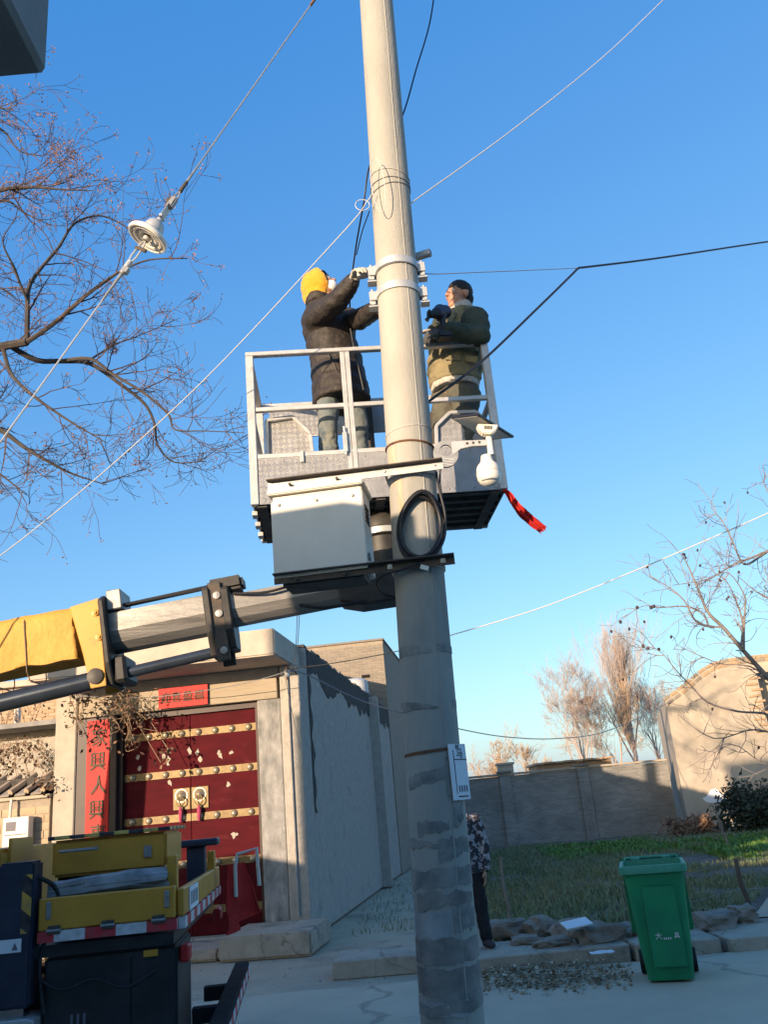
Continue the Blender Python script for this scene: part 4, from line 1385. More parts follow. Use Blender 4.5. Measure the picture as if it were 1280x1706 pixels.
MB().prism([(-.13, .14), (-.09, .17), (.09, .17), (.13, .14), (.13, -.13), (.09, -.25), (-.09, -.25), (-.13, -.13)], cb_ - .05, cb_ + .005, bmF).build('collar', 'boom_black', BOOM, bev=.008)
MB().box(-.07, .10, ca + .03, cb_ + .10, .135, .225, bmF).build('sheave_box', 'boom_black', BOOM, bev=.02, seg=2)
for s in (-.12, .09):
    MB().box(s, s + .035, ca + .04, cb_ - .04, -.32, .19, bmF).build('collar_web', 'dark_iron', BOOM, bev=.004)
for (zz) in (.10, -.02, -.26):
    MB().lathe([(.024, 0), (.024, .012), (.010, .014)], 12, bmF @ Matrix.Translation((.126, (ca + cb_) / 2 + .01, zz)) @ Matrix.Rotation(R_(90), 4, 'Y')).build('bolt', 'steel_grey', BOOM, smooth=True)
for k in range(2):
    MB().tube([bmF @ V((.02 + .035 * k, yb + .09, .175)), bmF @ V((.02 + .035 * k, ca + .03, .19))], .011, 8).build('extension_chain', 'boom_black', BOOM, smooth=True)
MB().tube([bmF @ V((.09, yb + .09, .165)), bmF @ V((.09, ca + .03, .165))], .007, 8).build('hydraulic_line', 'black_rubber', BOOM, smooth=True)
MB().tube(smooth_pts([bmF @ V((.10, cb_ + .03, .10)), bmF @ V((.125, cb_ + .25, .06)), bmF @ V((.12, cb_ + .55, .08)), bmF @ V((.10, bx(600) - .05, .02))], 6), .009, 8).build('hydraulic_line', 'black_rubber', BOOM, smooth=True)
# lift cylinder below the boom
c_a = bmF @ V((.06, .2, -.33))
c_b = bmF @ V((.06, yb + .02, -.27))
c_c = bmF @ V((.06, (ca + cb_) / 2, -.245))
MB().tube([c_a, c_b], .058, 18).build('cylinder', 'cylinder_blue', BOOM, smooth=True)
MB().tube([c_b, c_c], .036, 18).build('piston_rod', 'cylinder_blue', BOOM, smooth=True)
# yellow tarpaulin wrapped round the outer section
mb = MB()
t0, t1 = bx(-40), bx(140)
nT, nS = 40, 30
for i in range(nT + 1):
    y = t0 + (t1 - t0) * i / nT
    for j in range(nS + 1):
        a = R_(-70) + R_(250) * j / nS
        cx, cz = math.cos(a), math.sin(a)
        k = 1 / max(abs(cx) / .150, abs(cz) / .195)
        r = k * (1 + .02 * noise.noise(V((y * 9, a * 2.2, 1))) + .035 * max(0, noise.noise(V((y * 5, a * 3, 4))))) + .004
        edge = .03 * noise.noise(V((a * 2.5, i / nT * .1, 6))) if i in (0, nT) else 0
        mb.v.append(tuple(bmF @ V((r * cx, y + edge, max(r * cz, -.13 + .03 * noise.noise(V((y * 6, 2, 2))))))))
for i in range(nT):
    for j in range(nS):
        a = i * (nS + 1) + j
        mb.f.append((a, a + 1, a + nS + 2, a + nS + 1))
tarp = mb.build('tarpaulin', 'tarp_yellow', BOOM, smooth=True, ang=80)
sm = tarp.modifiers.new('thick', 'SOLIDIFY')
sm.thickness = .004
for tt in (.25, .55):
    yk = t0 + (t1 - t0) * tt
    pts = []
    for j in range(24):
        a = 2 * math.pi * j / 24
        k = 1 / max(abs(math.cos(a)) / .160, abs(math.sin(a)) / .208)
        pts.append(bmF @ V((k * math.cos(a), yk, k * math.sin(a))))
    MB().tube(pts, .004, 5, closed=True).build('tie_cord', 'dry_stem', BOOM)
# head of the boom and swivel under the basket
h0 = bx(560)
MB().prism([(h0 + .02, .07), (h0 + .36, .12), (h0 + .58, .12), (h0 + .62, -.04), (h0 + .42, -.15), (h0 + .16, -.14), (h0 + .02, -.09)], -.12, .12, mlat).build('boom_head', 'boom_black', BOOM, bev=.015)
sw = TRI @ at(640, 900, 5.56)
sz0 = at(640, 965, 5.56).z
MB().lathe([(.10, sz0 - .05), (.14, sz0), (.14, 3.30), (.165, 3.31), (.165, 3.36), (.15, 3.37), (.15, 3.42), (.12, 3.475)], 32, Matrix.Translation((sw.x, sw.y, 0))).build('swivel', 'boom_black', BOOM, smooth=True)
MB().lathe([(.168, 3.315), (.170, 3.335), (.168, 3.355)], 32, Matrix.Translation((sw.x, sw.y, 0))).build('swivel_ring', 'galvanised', BOOM, smooth=True)
MB().box(sw.x - .19, sw.x + .16, sw.y - .1, sw.y + .18, sz0 - .02, 3.28).build('swivel_motor', 'boom_black', BOOM, bev=.02, seg=2)
pts = [TRI @ at(500, 1008, 5.4), TRI @ at(540, 1012, 5.38), TRI @ at(600, 1003, 5.4), TRI @ at(650, 990, 5.45)]
MB().tube(smooth_pts(pts), .012, 8).build('hydraulic_hose', 'black_rubber', BOOM, smooth=True)

# ------------------------------------------------------------------ people
def ball_rings(c, ax, r, n, m, sgn):
    pass


def cone_prim(mb, p0, r0, p1, r1, n=14, sx=1.0):
    """closed round cone from p0 to p1"""
    p0, p1 = V(p0), V(p1)
    d = (p1 - p0).normalized() if (p1 - p0).length > 1e-6 else V((0, 0, 1))
    pts, rr = [], []
    for k in range(5):
        a = math.pi / 2 * (1 - k / 5)
        pts.append(p0 - d * (r0 * math.sin(a)))
        rr.append(max(r0 * math.cos(a), 1e-3))
    pts += [p0, p1]
    rr += [r0, r1]
    for k in range(1, 6):
        a = math.pi / 2 * k / 5
        pts.append(p1 + d * (r1 * math.sin(a)))
        rr.append(max(r1 * math.cos(a), 1e-3))
    mb.tube(pts, rr, n)


def ell_prim(mb, c, rx, ry, rz, m=None, n=18):
    """ellipsoid, optional rotation matrix m (3x3)"""
    prof = []
    vs_ = []
    k = 10
    o = len(mb.v)
    for i in range(k + 1):
        t = math.pi * i / k
        for j in range(n):
            a = 2 * math.pi * j / n
            s = max(math.sin(t), .02)
            p = V((rx * s * math.cos(a), ry * s * math.sin(a), -rz * math.cos(t)))
            if m is not None:
                p = m @ p
            mb.v.append(tuple(V(c) + p))
    for i in range(k):
        for j in range(n):
            j2 = (j + 1) % n
            mb.f.append((o + i * n + j, o + i * n + j2, o + (i + 1) * n + j2, o + (i + 1) * n + j))
    mb.f.append(tuple(o + j for j in reversed(range(n))))
    mb.f.append(tuple(o + k * n + j for j in range(n)))


def loft_prim(mb, secs, n=24):
    """secs: (center, rx, ry, yaw) horizontal ellipses, closed ends"""
    o = len(mb.v)
    for (c, rx, ry, yaw) in secs:
        for j in range(n):
            a = 2 * math.pi * j / n
            x, y = rx * math.cos(a), ry * math.sin(a)
            mb.v.append((c[0] + x * math.cos(yaw) - y * math.sin(yaw), c[1] + x * math.sin(yaw) + y * math.cos(yaw), c[2]))
    k = len(secs)
    for i in range(k - 1):
        for j in range(n):
            j2 = (j + 1) % n
            mb.f.append((o + i * n + j, o + i * n + j2, o + (i + 1) * n + j2, o + (i + 1) * n + j))
    mb.f.append(tuple(o + j for j in reversed(range(n))))
    mb.f.append(tuple(o + (k - 1) * n + j for j in range(n)))


def organic(name, mb, mat, par, voxel=.009, it=3, disp=None, label=None):
    me = bpy.data.meshes.new('raw')
    me.from_pydata(mb.v, [], mb.f)
    bm = bmesh.new()
    bm.from_mesh(me)
    bmesh.ops.recalc_face_normals(bm, faces=bm.faces)
    bm.to_mesh(me)
    bm.free()
    ob = bpy.data.objects.new('raw', me)
    COL.objects.link(ob)
    md = ob.modifiers.new('r', 'REMESH')
    md.mode = 'VOXEL'
    md.voxel_size = voxel
    bpy.context.view_layer.update()
    out = bpy.data.meshes.new_from_object(ob.evaluated_get(bpy.context.evaluated_depsgraph_get()))
    bpy.data.objects.remove(ob)
    bm = bmesh.new()
    bm.from_mesh(out)
    for _ in range(it):
        bmesh.ops.smooth_vert(bm, verts=bm.verts, factor=.5, use_axis_x=True, use_axis_y=True, use_axis_z=True)
    if disp:
        bm.normal_update()
        for v in bm.verts:
            v.co += v.normal * disp(v.co)
    bm.to_mesh(out)
    bm.free()
    out.shade_smooth()
    out.name = name
    out.materials.clear()
    out.materials.append(MAT[mat])
    return link(name, out, mat, par)


def folds(scale, amp, seed, stretch=(1, 1, 1)):
    def f(co):
        p = V((co.x * stretch[0], co.y * stretch[1], co.z * stretch[2])) * scale + V((seed, 0, 0))
        return amp * (noise.noise(p) + .7 * (.45 - abs(noise.noise(p * 1.7 + V((5, 5, 5))))) * 2 * .6 + .35 * noise.noise(p * 3.1))
    return f


def quilt(base, amp, zper, seed):
    def f(co):
        z = co.z + .012 * noise.noise(co * 6 + V((seed, 0, 0)))
        s = abs(math.sin(math.pi * z / zper))
        p = co * 16 + V((seed, 3, 1))
        return amp * (s ** .5 - .7) + .006 * noise.noise(p) + .004 * noise.noise(p * 2.2)
    return f


def hand(mb, wrist, palm_dir, up, curl=.9, size=1.0, thumb=1):
    """palm plus five bent fingers; palm_dir = wrist to knuckles, up = back of the hand"""
    d = V(palm_dir).normalized()
    u = V(up)
    u = (u - d * u.dot(d)).normalized()
    s = d.cross(u) * thumb
    w = V(wrist)
    k = size
    for t in (-.030, -.010, .010, .030):
        cone_prim(mb, w + d * .015 * k + s * t * .7 * k, .014 * k, w + d * .085 * k + s * t * k, .0125 * k, 8)
    for i, (t, L) in enumerate(((.031, .038), (.011, .044), (-.010, .041), (-.030, .032))):
        p = w + d * .088 * k + s * t * k
        dirv = d
        r = .0098 * k
        for seg in range(3):
            an = curl * (.55 + .3 * seg) * (1 + .08 * i)
            dirv = (dirv * math.cos(an * .75) - u * math.sin(an * .75)).normalized() if seg else (d * math.cos(an * .5) - u * math.sin(an * .5)).normalized()
            L2 = L * (1.0, .75, .6)[seg] * k
            q = p + dirv * L2
            cone_prim(mb, p, r, q, r * .93, 8)
            p, r = q, r * .93
    # thumb leaves the side of the palm
    p = w + d * .03 * k + s * .030 * k
    t1 = (d * .55 + s * .6 - u * .45).normalized()
    q = p + t1 * .045 * k
    cone_prim(mb, p, .013 * k, q, .011 * k, 8)
    t2 = (d * .8 + s * .05 - u * .55).normalized()
    cone_prim(mb, q, .011 * k, q + t2 * .035 * k, .0095 * k, 8)


def head_prims(mb, c, fwd, upv, k=1.0):
    """skull, jaw, nose, brow, lips, ears, neck stub; c = head centre"""
    f = V(fwd).normalized()
    u = V(upv)
    u = (u - f * u.dot(f)).normalized()
    s = u.cross(f)
    m = Matrix((s, f, u)).transposed()

    def P(a, b, h):
        return V(c) + s * a * k + f * b * k + u * h * k
    ell_prim(mb, P(0, -.008, .030), .076 * k, .096 * k, .088 * k, m)
    ell_prim(mb, P(0, .022, -.040), .058 * k, .068 * k, .078 * k, m)
    cone_prim(mb, P(0, .060, -.098), .022 * k, P(0, .050, -.085), .030 * k, 10)        # chin
    for sg in (-1, 1):
        cone_prim(mb, P(.045 * sg, .01, -.075), .020 * k, P(.015 * sg, .060, -.100), .018 * k, 10)   # jaw line
        ell_prim(mb, P(.034 * sg, .070, -.022), .022 * k, .020 * k, .020 * k, m)     # cheek bone
        cone_prim(mb, P(.042 * sg, .074, .022), .010 * k, P(.012 * sg, .084, .020), .010 * k, 8)     # brow ridge
        ell_prim(mb, P(.078 * sg, -.012, -.012), .009 * k, .020 * k, .032 * k, m)    # ear
        ell_prim(mb, P(.083 * sg, -.018, .004), .007 * k, .014 * k, .018 * k, m)
    cone_prim(mb, P(0, .088, .008), .008 * k, P(0, .108, -.030), .0125 * k, 10)         # nose
    for sg in (-1, 1):
        ell_prim(mb, P(.011 * sg, .098, -.034), .009 * k, .010 * k, .008 * k, m)
    cone_prim(mb, P(-.018, .080, -.064), .008 * k, P(.018, .080, -.064), .008 * k, 8)   # lips
    cone_prim(mb, P(-.016, .082, -.060), .006 * k, P(.016, .082, -.060), .006 * k, 8)
    cone_prim(mb, P(0, -.030, -.06), .054 * k, P(0, -.045, -.165), .058 * k, 14)
    return P, m


def eyes(P, par, mk=1.0):
    for sg in (-1, 1):
        mb = MB()
        ell_prim(mb, P(.032 * sg, .076, .004), .014, .010, .0085)
        mb.build('eye', 'mask_white', par, smooth=True)
        mb = MB()
        ell_prim(mb, P(.032 * sg, .0835, .003), .007, .0045, .0065)
        mb.build('pupil', 'hair', par, smooth=True)
        mb = MB()
        cone_prim(mb, P(.048 * sg, .080, .026), .004, P(.018 * sg, .090, .028), .005, 8)
        mb.build('eyebrow', 'hair', par, smooth=True)


FLOOR = 3.49 + .124


def shoes(par, ank, toe_dir, mat='shoe'):
    d = V(toe_dir).normalized()
    for a in ank:
        mb = MB()
        a = V(a)
        cone_prim(mb, a + V((0, 0, .045)) - d * .03, .042, a + V((0, 0, .04)) + d * .14, .036)
        cone_prim(mb, a + V((0, 0, .05)), .048, a + V((0, 0, .11)), .046)
        o = organic('shoe', mb, mat, par, .010, 2)
        for v in o.data.vertices:
            v.co.z = max(v.co.z, a.z)


# --- worker in the long black coat, yellow hood, reaching up to the pole
W1 = MB()
hd = at(534, 477, 5.44)
nk = at(534, 508, 5.47)
shN, shF = at(525, 530, 5.36), at(566, 532, 5.62)
elN, elF = at(561, 503, 5.12), at(598, 533, 5.30)
wrN, wrF = at(588, 469, 4.98), at(637, 510, 4.99)
base1 = V((at(562, 700, 5.5).x, 5.5, FLOOR))
pel = at(563, 645, 5.50)
hipN, hipF = at(547, 655, 5.44), at(587, 655, 5.58)
knN, knF = at(547, 706, 5.40), at(597, 704, 5.56)
anN, anF = V((at(545, 765, 5.42).x, 5.42, FLOOR + .08)), V((at(597, 765, 5.56).x, 5.56, FLOOR + .08))
fw1 = V((.80, -.25, .50))
up1 = V((-.38, .12, .92))
P1, m1 = head_prims(W1, hd + V((.012, -.004, -.01)), fw1, up1, .98)
cone_prim(W1, nk, .055, at(548, 550, 5.5), .10)
cone_prim(W1, at(548, 550, 5.5), .11, pel, .11)
for a, b, c in ((shN, elN, wrN), (shF, elF, wrF)):
    cone_prim(W1, at(545, 535, 5.5), .08, a, .055)
    cone_prim(W1, a, .045, b, .036)
    cone_prim(W1, b, .036, c, .026)
for a, b, c in ((hipN, knN, anN), (hipF, knF, anF)):
    cone_prim(W1, pel, .09, a, .075)
    cone_prim(W1, a, .068, b, .05)
    cone_prim(W1, b, .048, c, .035)
    cone_prim(W1, c, .036, V((c.x + .10, c.y - .03, FLOOR + .04)), .030)
p1 = organic('person', W1, 'skin', None, .009, 2)
tag(p1, 'worker in yellow hood and long black padded coat reaching up to the pole', 'person')
eyes(P1, p1)
mb = MB()       # coat: body loft + sleeves + collar


def sec(px0, px1, py, Y, ry, yaw=.25):
    a, b = at(px0, py, Y), at(px1, py, Y)
    return (((a.x + b.x) / 2, Y, (a.z + b.z) / 2), abs(b.x - a.x) / 2 / math.cos(.15), ry, yaw)


loft_prim(mb, [sec(522, 618, 673, 5.49, .215), sec(521, 616, 655, 5.49, .21), sec(519, 609, 625, 5.50, .19), sec(517, 603, 600, 5.50, .175),
               sec(511, 595, 575, 5.50, .175), sec(505, 592, 552, 5.50, .185), sec(502, 589, 535, 5.49, .185), sec(507, 581, 519, 5.48, .165), sec(514, 560, 508, 5.47, .115), sec(520, 550, 502, 5.46, .08)])
for a, b, c, rb in ((shN, elN, wrN, .075), (shF, elF, wrF, .072)):
    cone_prim(mb, a, .092, b, rb)
    cone_prim(mb, b, rb, c, .056)
organic('coat', mb, 'coat_black', p1, .010, 4, quilt(None, .013, .115, 2))
# zip and pocket seam
zp = [at(x, y, 5.28) for x, y in ((584, 548), (590, 580), (598, 615), (606, 650))]
MB().tube(smooth_pts(zp, 4), .006, 6).build('zip', 'tool_dark', p1, smooth=True)
zp = [at(x, y, 5.30) for x, y in ((545, 588), (556, 606), (562, 622))]
MB().tube(smooth_pts(zp, 4), .005, 6).build('pocket_seam', 'tool_dark', p1, smooth=True)
mb = MB()
loft_prim(mb, [sec(511, 556, 512, 5.47, .12, 0), sec(509, 556, 504, 5.46, .125, 0), sec(510, 548, 497, 5.46, .11, 0)])
organic('collar', mb, 'coat_black', p1, .010, 2, folds(14, .006, 4))
mb = MB()
for a, b, c in ((hipN, knN, anN), (hipF, knF, anF)):
    cone_prim(mb, pel, .085, a, .078)
    cone_prim(mb, a, .082, b, .070)
    cone_prim(mb, b, .070, c, .062)
organic('trousers', mb, 'jeans_grey', p1, .011, 3, folds(11, .011, 7, (1, 1, 1.7)))
shoes(p1, [V((anN.x, anN.y, FLOOR)), V((anF.x, anF.y, FLOOR))], (1, -.3, 0))
# hood: shell round the head, open towards the face
mb = MB()
f_, u_ = fw1.normalized(), up1.normalized()
ell_prim(mb, hd + V((-.004, 0, .010)) - f_ * .012, .116, .136, .136, m1)
cone_prim(mb, hd - f_ * .03 - u_ * .03, .105, at(531, 503, 5.46), .098)
ell_prim(mb, hd - f_ * .115 - u_ * .03, .055, .05, .075, m1)


def hood_disp(co):
    return .010 * noise.noise(co * 11) + .002 * noise.noise(co * 40)


hood = organic('hood', mb, 'hood_yellow', p1, .008, 3, hood_disp)
bm = bmesh.new()
bm.from_mesh(hood.data)
bmesh.ops.delete(bm, geom=[v for v in bm.verts if (v.co - hd).dot(f_) > .078 + .25 * min(0, (v.co - hd).dot(u_)) and (v.co - hd).dot(u_) > -.105], context='VERTS')
bm.to_mesh(hood.data)
bm.free()
sol = hood.modifiers.new('thick', 'SOLIDIFY')
sol.thickness = .008
mb = MB()
ell_prim(mb, P1(0, .046, -.060), .061, .056, .056, m1)
ell_prim(mb, P1(0, .070, -.040), .028, .034, .028, m1)
organic('face_mask', mb, 'mask_white', p1, .007, 2)
mb = MB()
ell_prim(mb, P1(0, .020, .075), .074, .075, .040, m1)
organic('hair', mb, 'hair', p1, .008, 2, folds(40, .004, 1))
mb = MB()
hand(mb, wrN, ta + V((.0, 0, .03)) - wrN, (-.35, .25, .9), 1.25, 1.05, -1)
cone_prim(mb, wrN - (elN - wrN).normalized() * -.01, .034, wrN + (wrN - elN).normalized() * .03, .032)
organic('glove', mb, 'glove_white', p1, .006, 2)
mb = MB()
hand(mb, wrF, (.8, -.5, .15), (0, .3, 1), .9, 1.0, 1)
organic('glove', mb, 'glove_dark', p1, .006, 2)

# --- bare-headed worker in the olive jacket with the drill
W2 = MB()
hd2 = at(765, 494, 5.48)
nk2 = at(771, 520, 5.50)
fw2 = V((-.82, -.50, .16))
up2 = V((.10, .02, .99))
s2N, s2F = at(790, 536, 5.38), at(747, 538, 5.64)
e2N, e2F = at(797, 560, 5.28), at(728, 566, 5.50)
w2N, w2F = at(748, 550, 5.16), at(727, 553, 5.26)
pel2 = at(760, 655, 5.52)
h2N, h2F = at(776, 660, 5.46), at(742, 660, 5.58)
k2N, k2F = at(777, 705, 5.44), at(740, 705, 5.58)
a2N, a2F = V((at(780, 770, 5.46).x, 5.46, FLOOR + .08)), V((at(742, 770, 5.60).x, 5.60, FLOOR + .08))
P2, m2 = head_prims(W2, hd2, fw2, up2, 1.0)
cone_prim(W2, nk2, .06, at(765, 560, 5.5), .11)
cone_prim(W2, at(765, 560, 5.5), .11, pel2, .11)
for a, b, c in ((s2N, e2N, w2N), (s2F, e2F, w2F)):
    cone_prim(W2, at(767, 540, 5.5), .08, a, .055)
    cone_prim(W2, a, .046, b, .037)
    cone_prim(W2, b, .036, c, .027)
for a, b, c in ((h2N, k2N, a2N), (h2F, k2F, a2F)):
    cone_prim(W2, pel2, .09, a, .075)
    cone_prim(W2, a, .068, b, .05)
    cone_prim(W2, b, .048, c, .035)
    cone_prim(W2, c, .036, V((c.x - .10, c.y - .03, FLOOR + .04)), .030)
p2 = organic('person', W2, 'skin', None, .0065, 2)
tag(p2, 'bare-headed worker in olive jacket holding a dark drill right of the pole', 'person')
eyes(P2, p2)
mb = MB()
ell_prim(mb, P2(0, -.010, .048), .083, .098, .084, m2)
ell_prim(mb, P2(0, -.058, -.01), .070, .056, .065, m2)
for sg in (-1, 1):
    ell_prim(mb, P2(.066 * sg, -.02, .035), .020, .045, .035, m2)


def hair_disp(co):
    return .003 * noise.noise(co * 60)


organic('hair', mb, 'hair', p2, .006, 2, hair_disp)
mb = MB()
loft_prim(mb, [sec(716, 801, 640, 5.52, .165), sec(714, 802, 625, 5.52, .175), sec(713, 802, 600, 5.52, .175), sec(716, 802, 575, 5.52, .18),
               sec(722, 806, 555, 5.51, .18), sec(728, 807, 540, 5.51, .175), sec(738, 800, 528, 5.50, .15), sec(748, 789, 521, 5.50, .10)])
organic('jacket', mb, 'olive', p2, .010, 3, folds(11, .014, 3, (1, 1, 1.7)))
mb = MB()
loft_prim(mb, [sec(716, 800, 643, 5.52, .172), sec(714, 801, 618, 5.52, .182), sec(714, 801, 613, 5.52, .180)])
organic('jacket_hem', mb, 'olive', p2, .010, 2, folds(16, .006, 9))
for (x0, x1, y0, y1) in ((742, 768, 594, 601), (776, 796, 597, 604)):
    a, b = at(x0, y0, 5.335), at(x1, y1 - 4, 5.335)
    MB().bar(a, b, .012, .05, (0, 0, 1)).build('pocket_flap', 'olive', p2, bev=.004)
mb = MB()
loft_prim(mb, [sec(719, 799, 651, 5.52, .160), sec(717, 799, 640, 5.52, .165)])
organic('fleece_hem', mb, 'fleece', p2, .010, 2, folds(30, .006, 5))
mb = MB()
for a, b, c in ((s2N, e2N, w2N), (s2F, e2F, w2F)):
    cone_prim(mb, a + V((0, 0, -.005)), .105, b, .082)
    cone_prim(mb, b, .080, c, .052)
ell_prim(mb, at(793, 540, 5.45), .10, .11, .11)
organic('sleeves', mb, 'olive_shade', p2, .010, 3, folds(11, .016, 12))
mb = MB()
loft_prim(mb, [sec(748, 792, 524, 5.50, .105, 0), sec(747, 789, 516, 5.50, .098, 0), sec(752, 787, 510, 5.50, .085, 0)])
organic('collar', mb, 'fleece', p2, .009, 2, folds(26, .007, 4))
mb = MB()
cone_prim(mb, at(748, 526, 5.34), .028, at(733, 556, 5.33), .022)
cone_prim(mb, at(756, 524, 5.33), .022, at(748, 545, 5.32), .02)
organic('lapel', mb, 'olive', p2, .008, 2, folds(20, .005, 4))
mb = MB()
for a, b, c in ((h2N, k2N, a2N), (h2F, k2F, a2F)):
    cone_prim(mb, pel2, .12, a, .10)
    cone_prim(mb, a, .102, b, .082)
    cone_prim(mb, b, .082, c, .07)
organic('trousers', mb, 'trousers_olive', p2, .011, 3, folds(10, .012, 17, (1, 1, 1.6)))
shoes(p2, [V((a2N.x, a2N.y, FLOOR)), V((a2F.x, a2F.y, FLOOR))], (-1, -.3, 0))
mb = MB()
hand(mb, w2N, (-.95, -.12, -.12), (-.1, -.75, .5), 1.25, 1.15, 1)
cone_prim(mb, w2N + V((.02, 0, 0)), .038, w2N + V((-.03, 0, 0)), .036)
organic('glove', mb, 'glove_dark', p2, .0065, 2)
mb = MB()
hand(mb, w2F, (-.9, -.35, -.1), (-.1, -.4, .9), 1.2, 1.1, -1)
organic('glove', mb, 'glove_white', p2, .0065, 2)

# cordless impact drill in his hands
DR = thing('power_drill', 'dark cordless impact drill held up by the worker in olive', 'drill')
g0 = at(738, 553, 5.13)
g1 = at(737, 524, 5.14)
mb = MB()
cone_prim(mb, g0 + V((0, 0, -.03)), .022, g1, .026)
organic('grip', mb, 'tool_dark', DR, .006, 2)
mb = MB()
cone_prim(mb, at(741, 520, 5.20), .050, at(728, 522, 5.10), .042)
cone_prim(mb, at(733, 518, 5.16), .046, at(735, 528, 5.15), .040)
organic('motor_housing', mb, 'tool_purple', DR, .006, 3)
mb = MB()
mb.tube([at(728, 522, 5.09), at(722, 524, 5.07), at(716, 525, 5.06)], [.030, .028, .022], 14)
mb.build('gear_nose', 'tool_dark', DR, smooth=True)
MB().tube([at(717, 518, 5.06), at(714, 521, 5.06), at(714, 530, 5.06), at(711, 534, 5.06)], [.014, .012, .012, .016], 10).build('chuck', 'tool_dark', DR, smooth=True)
q = at(742, 566, 5.12)
MB().box(-.05, .05, -.04, .04, -.03, .02, frame(at(740, 559, 5.12), (1, .2, 0), (0, 0, 1))).build('battery', 'tool_dark', DR, bev=.01, seg=2)

# --- bystander behind the pole in a patterned jacket
W3 = MB()
b3 = V((.52, 10.0, .135))


def B(x, y, z):
    return b3 + V((x, y, z))


P3, m3 = head_prims(W3, B(-.02, 0, 1.50), (-.3, -1, 0), (0, 0, 1), .95)
cone_prim(W3, B(-.02, .02, 1.38), .055, B(0, .02, 1.15), .11)
cone_prim(W3, B(0, .02, 1.15), .12, B(0, .02, .88), .12)
for sg in (-1, 1):
    cone_prim(W3, B(0, .02, 1.26), .08, B(.17 * sg, .02, 1.25), .055)
    cone_prim(W3, B(.17 * sg, .02, 1.25), .045, B(.215 * sg, .03, .98), .038)
    cone_prim(W3, B(.215 * sg, .03, .98), .036, B(.205 * sg, -.03, .76), .028)
    cone_prim(W3, B(.0, .02, .86), .10, B(.09 * sg, .02, .80), .08)
    cone_prim(W3, B(.09 * sg, .02, .80), .072, B(.115 * sg, 0, .45), .052)
    cone_prim(W3, B(.115 * sg, 0, .45), .05, B(.145 * sg, .02, .09), .036)
    cone_prim(W3, B(.145 * sg, .02, .06), .032, B(.16 * sg, -.03, .05), .026)
    hand(W3, B(.205 * sg, -.03, .76), (0, -.1, -1), (sg, 0, 0), .5, .95, sg)
p3 = organic('person', W3, 'skin', None, .010, 2)
tag(p3, 'bystander in black and white patterned jacket mostly hidden behind the pole', 'person')
eyes(P3, p3)
mb = MB()
ell_prim(mb, P3(0, -.015, .035), .085, .098, .085, m3)
ell_prim(mb, P3(0, -.05, -.03), .075, .06, .085, m3)
organic('hair', mb, 'hair', p3, .009, 2, hair_disp)
mb = MB()
loft_prim(mb, [(B(0, .02, .72), .185, .135, 0), (B(0, .02, .85), .19, .14, 0), (B(0, .02, 1.0), .165, .125, 0), (B(0, .02, 1.15), .185, .13, 0), (B(0, .02, 1.28), .18, .115, 0), (B(-.01, .02, 1.36), .09, .08, 0)])
for sg in (-1, 1):
    cone_prim(mb, B(.16 * sg, .02, 1.25), .082, B(.225 * sg, .03, .98), .066)
    cone_prim(mb, B(.225 * sg, .03, .98), .064, B(.215 * sg, -.03, .77), .05)
organic('jacket', mb, 'camo', p3, .012, 3, folds(12, .010, 31))
mb = MB()
for sg in (-1, 1):
    cone_prim(mb, B(0, .02, .86), .12, B(.09 * sg, .02, .78), .10)
    cone_prim(mb, B(.09 * sg, .02, .78), .095, B(.12 * sg, 0, .45), .075)
    cone_prim(mb, B(.12 * sg, 0, .45), .072, B(.15 * sg, .02, .10), .062)
organic('trousers', mb, 'cloth_black', p3, .012, 3, folds(12, .010, 41))
shoes(p3, [B(-.145, .02, 0), B(.145, .02, 0)], (.35, -1, 0))

# ------------------------------------------------------------------ wires
def wire(name, label, pts, r, mat, sag=0, n=8, group=None):
    o = MB().tube(smooth_pts(pts, n), r, 6).build(name, mat, smooth=True)
    return tag(o, label, 'wire', group)


# two ends of the white line tied to the pole
zt = pz_of(300)
wire('wire', 'white wire slanting from the pole down past the bare left tree', [at(-260, 1088, 5.6), at(0, 926, 5.3), at(300, 672, 4.95), at(560, 400, 4.65), at(612, 336, 4.5), at(622, 318, 4.47)], .0035, 'wire_white')
wire('wire', 'white wire running from the pole to the upper right corner', [at(683, 342, 4.55), at(692, 334, 4.6), at(850, 220, 5.4), at(1000, 100, 6.4), at(1110, -4, 7.2), at(1320, -210, 9)], .0042, 'wire_white')
lo = thing('wire_loops', 'loose loops of pale tie wire wound round the pole above the clamps', 'wire')
for k, py in enumerate((278, 292, 302)):
    ring(pz_of(py), .004, .0028, 'loop', 'wire_grey' if k else 'wire_white', lo, tilt=.02 * (k - 1), wob=.008)
ring(pz_of(436), .006, .003, 'loop', 'wire_grey', lo, tilt=.004)
pts = []
for i in range(28):
    a = 2 * math.pi * i / 28
    pts.append(at(630 + 11 * math.sin(a) + 6 * math.cos(a), 308 + 46 * math.cos(a), 4.42 - .01 * math.sin(a)))
MB().tube(pts, .0028, 5, closed=True).build('loop', 'wire_white', lo, smooth=True)
pts = [at(604 + 12 * math.cos(a), 342 + 9 * math.sin(a), 4.5) for a in np.linspace(0, 2 * math.pi, 17)[:-1]]
MB().tube(pts, .0025, 5, closed=True).build('loop', 'wire_white', lo, smooth=True)
wire('cable', 'dark blue cable hanging down beside the pole behind the hooded worker', [at(728, -40, 5.3), at(716, 40, 5.2), at(694, 115, 5.05), at(672, 190, 4.86), at(645, 240, 4.80), at(617, 275, 4.78), at(606, 340, 4.85), at(592, 420, 5.2), at(583, 505, 5.45), at(590, 560, 5.9)], .0065, 'wire_black')
wire('cable', 'thin dark tail of cable tied at the left edge of the pole', [at(616, 352, 4.62), at(604, 385, 4.9), at(594, 425, 5.15)], .004, 'wire_black')
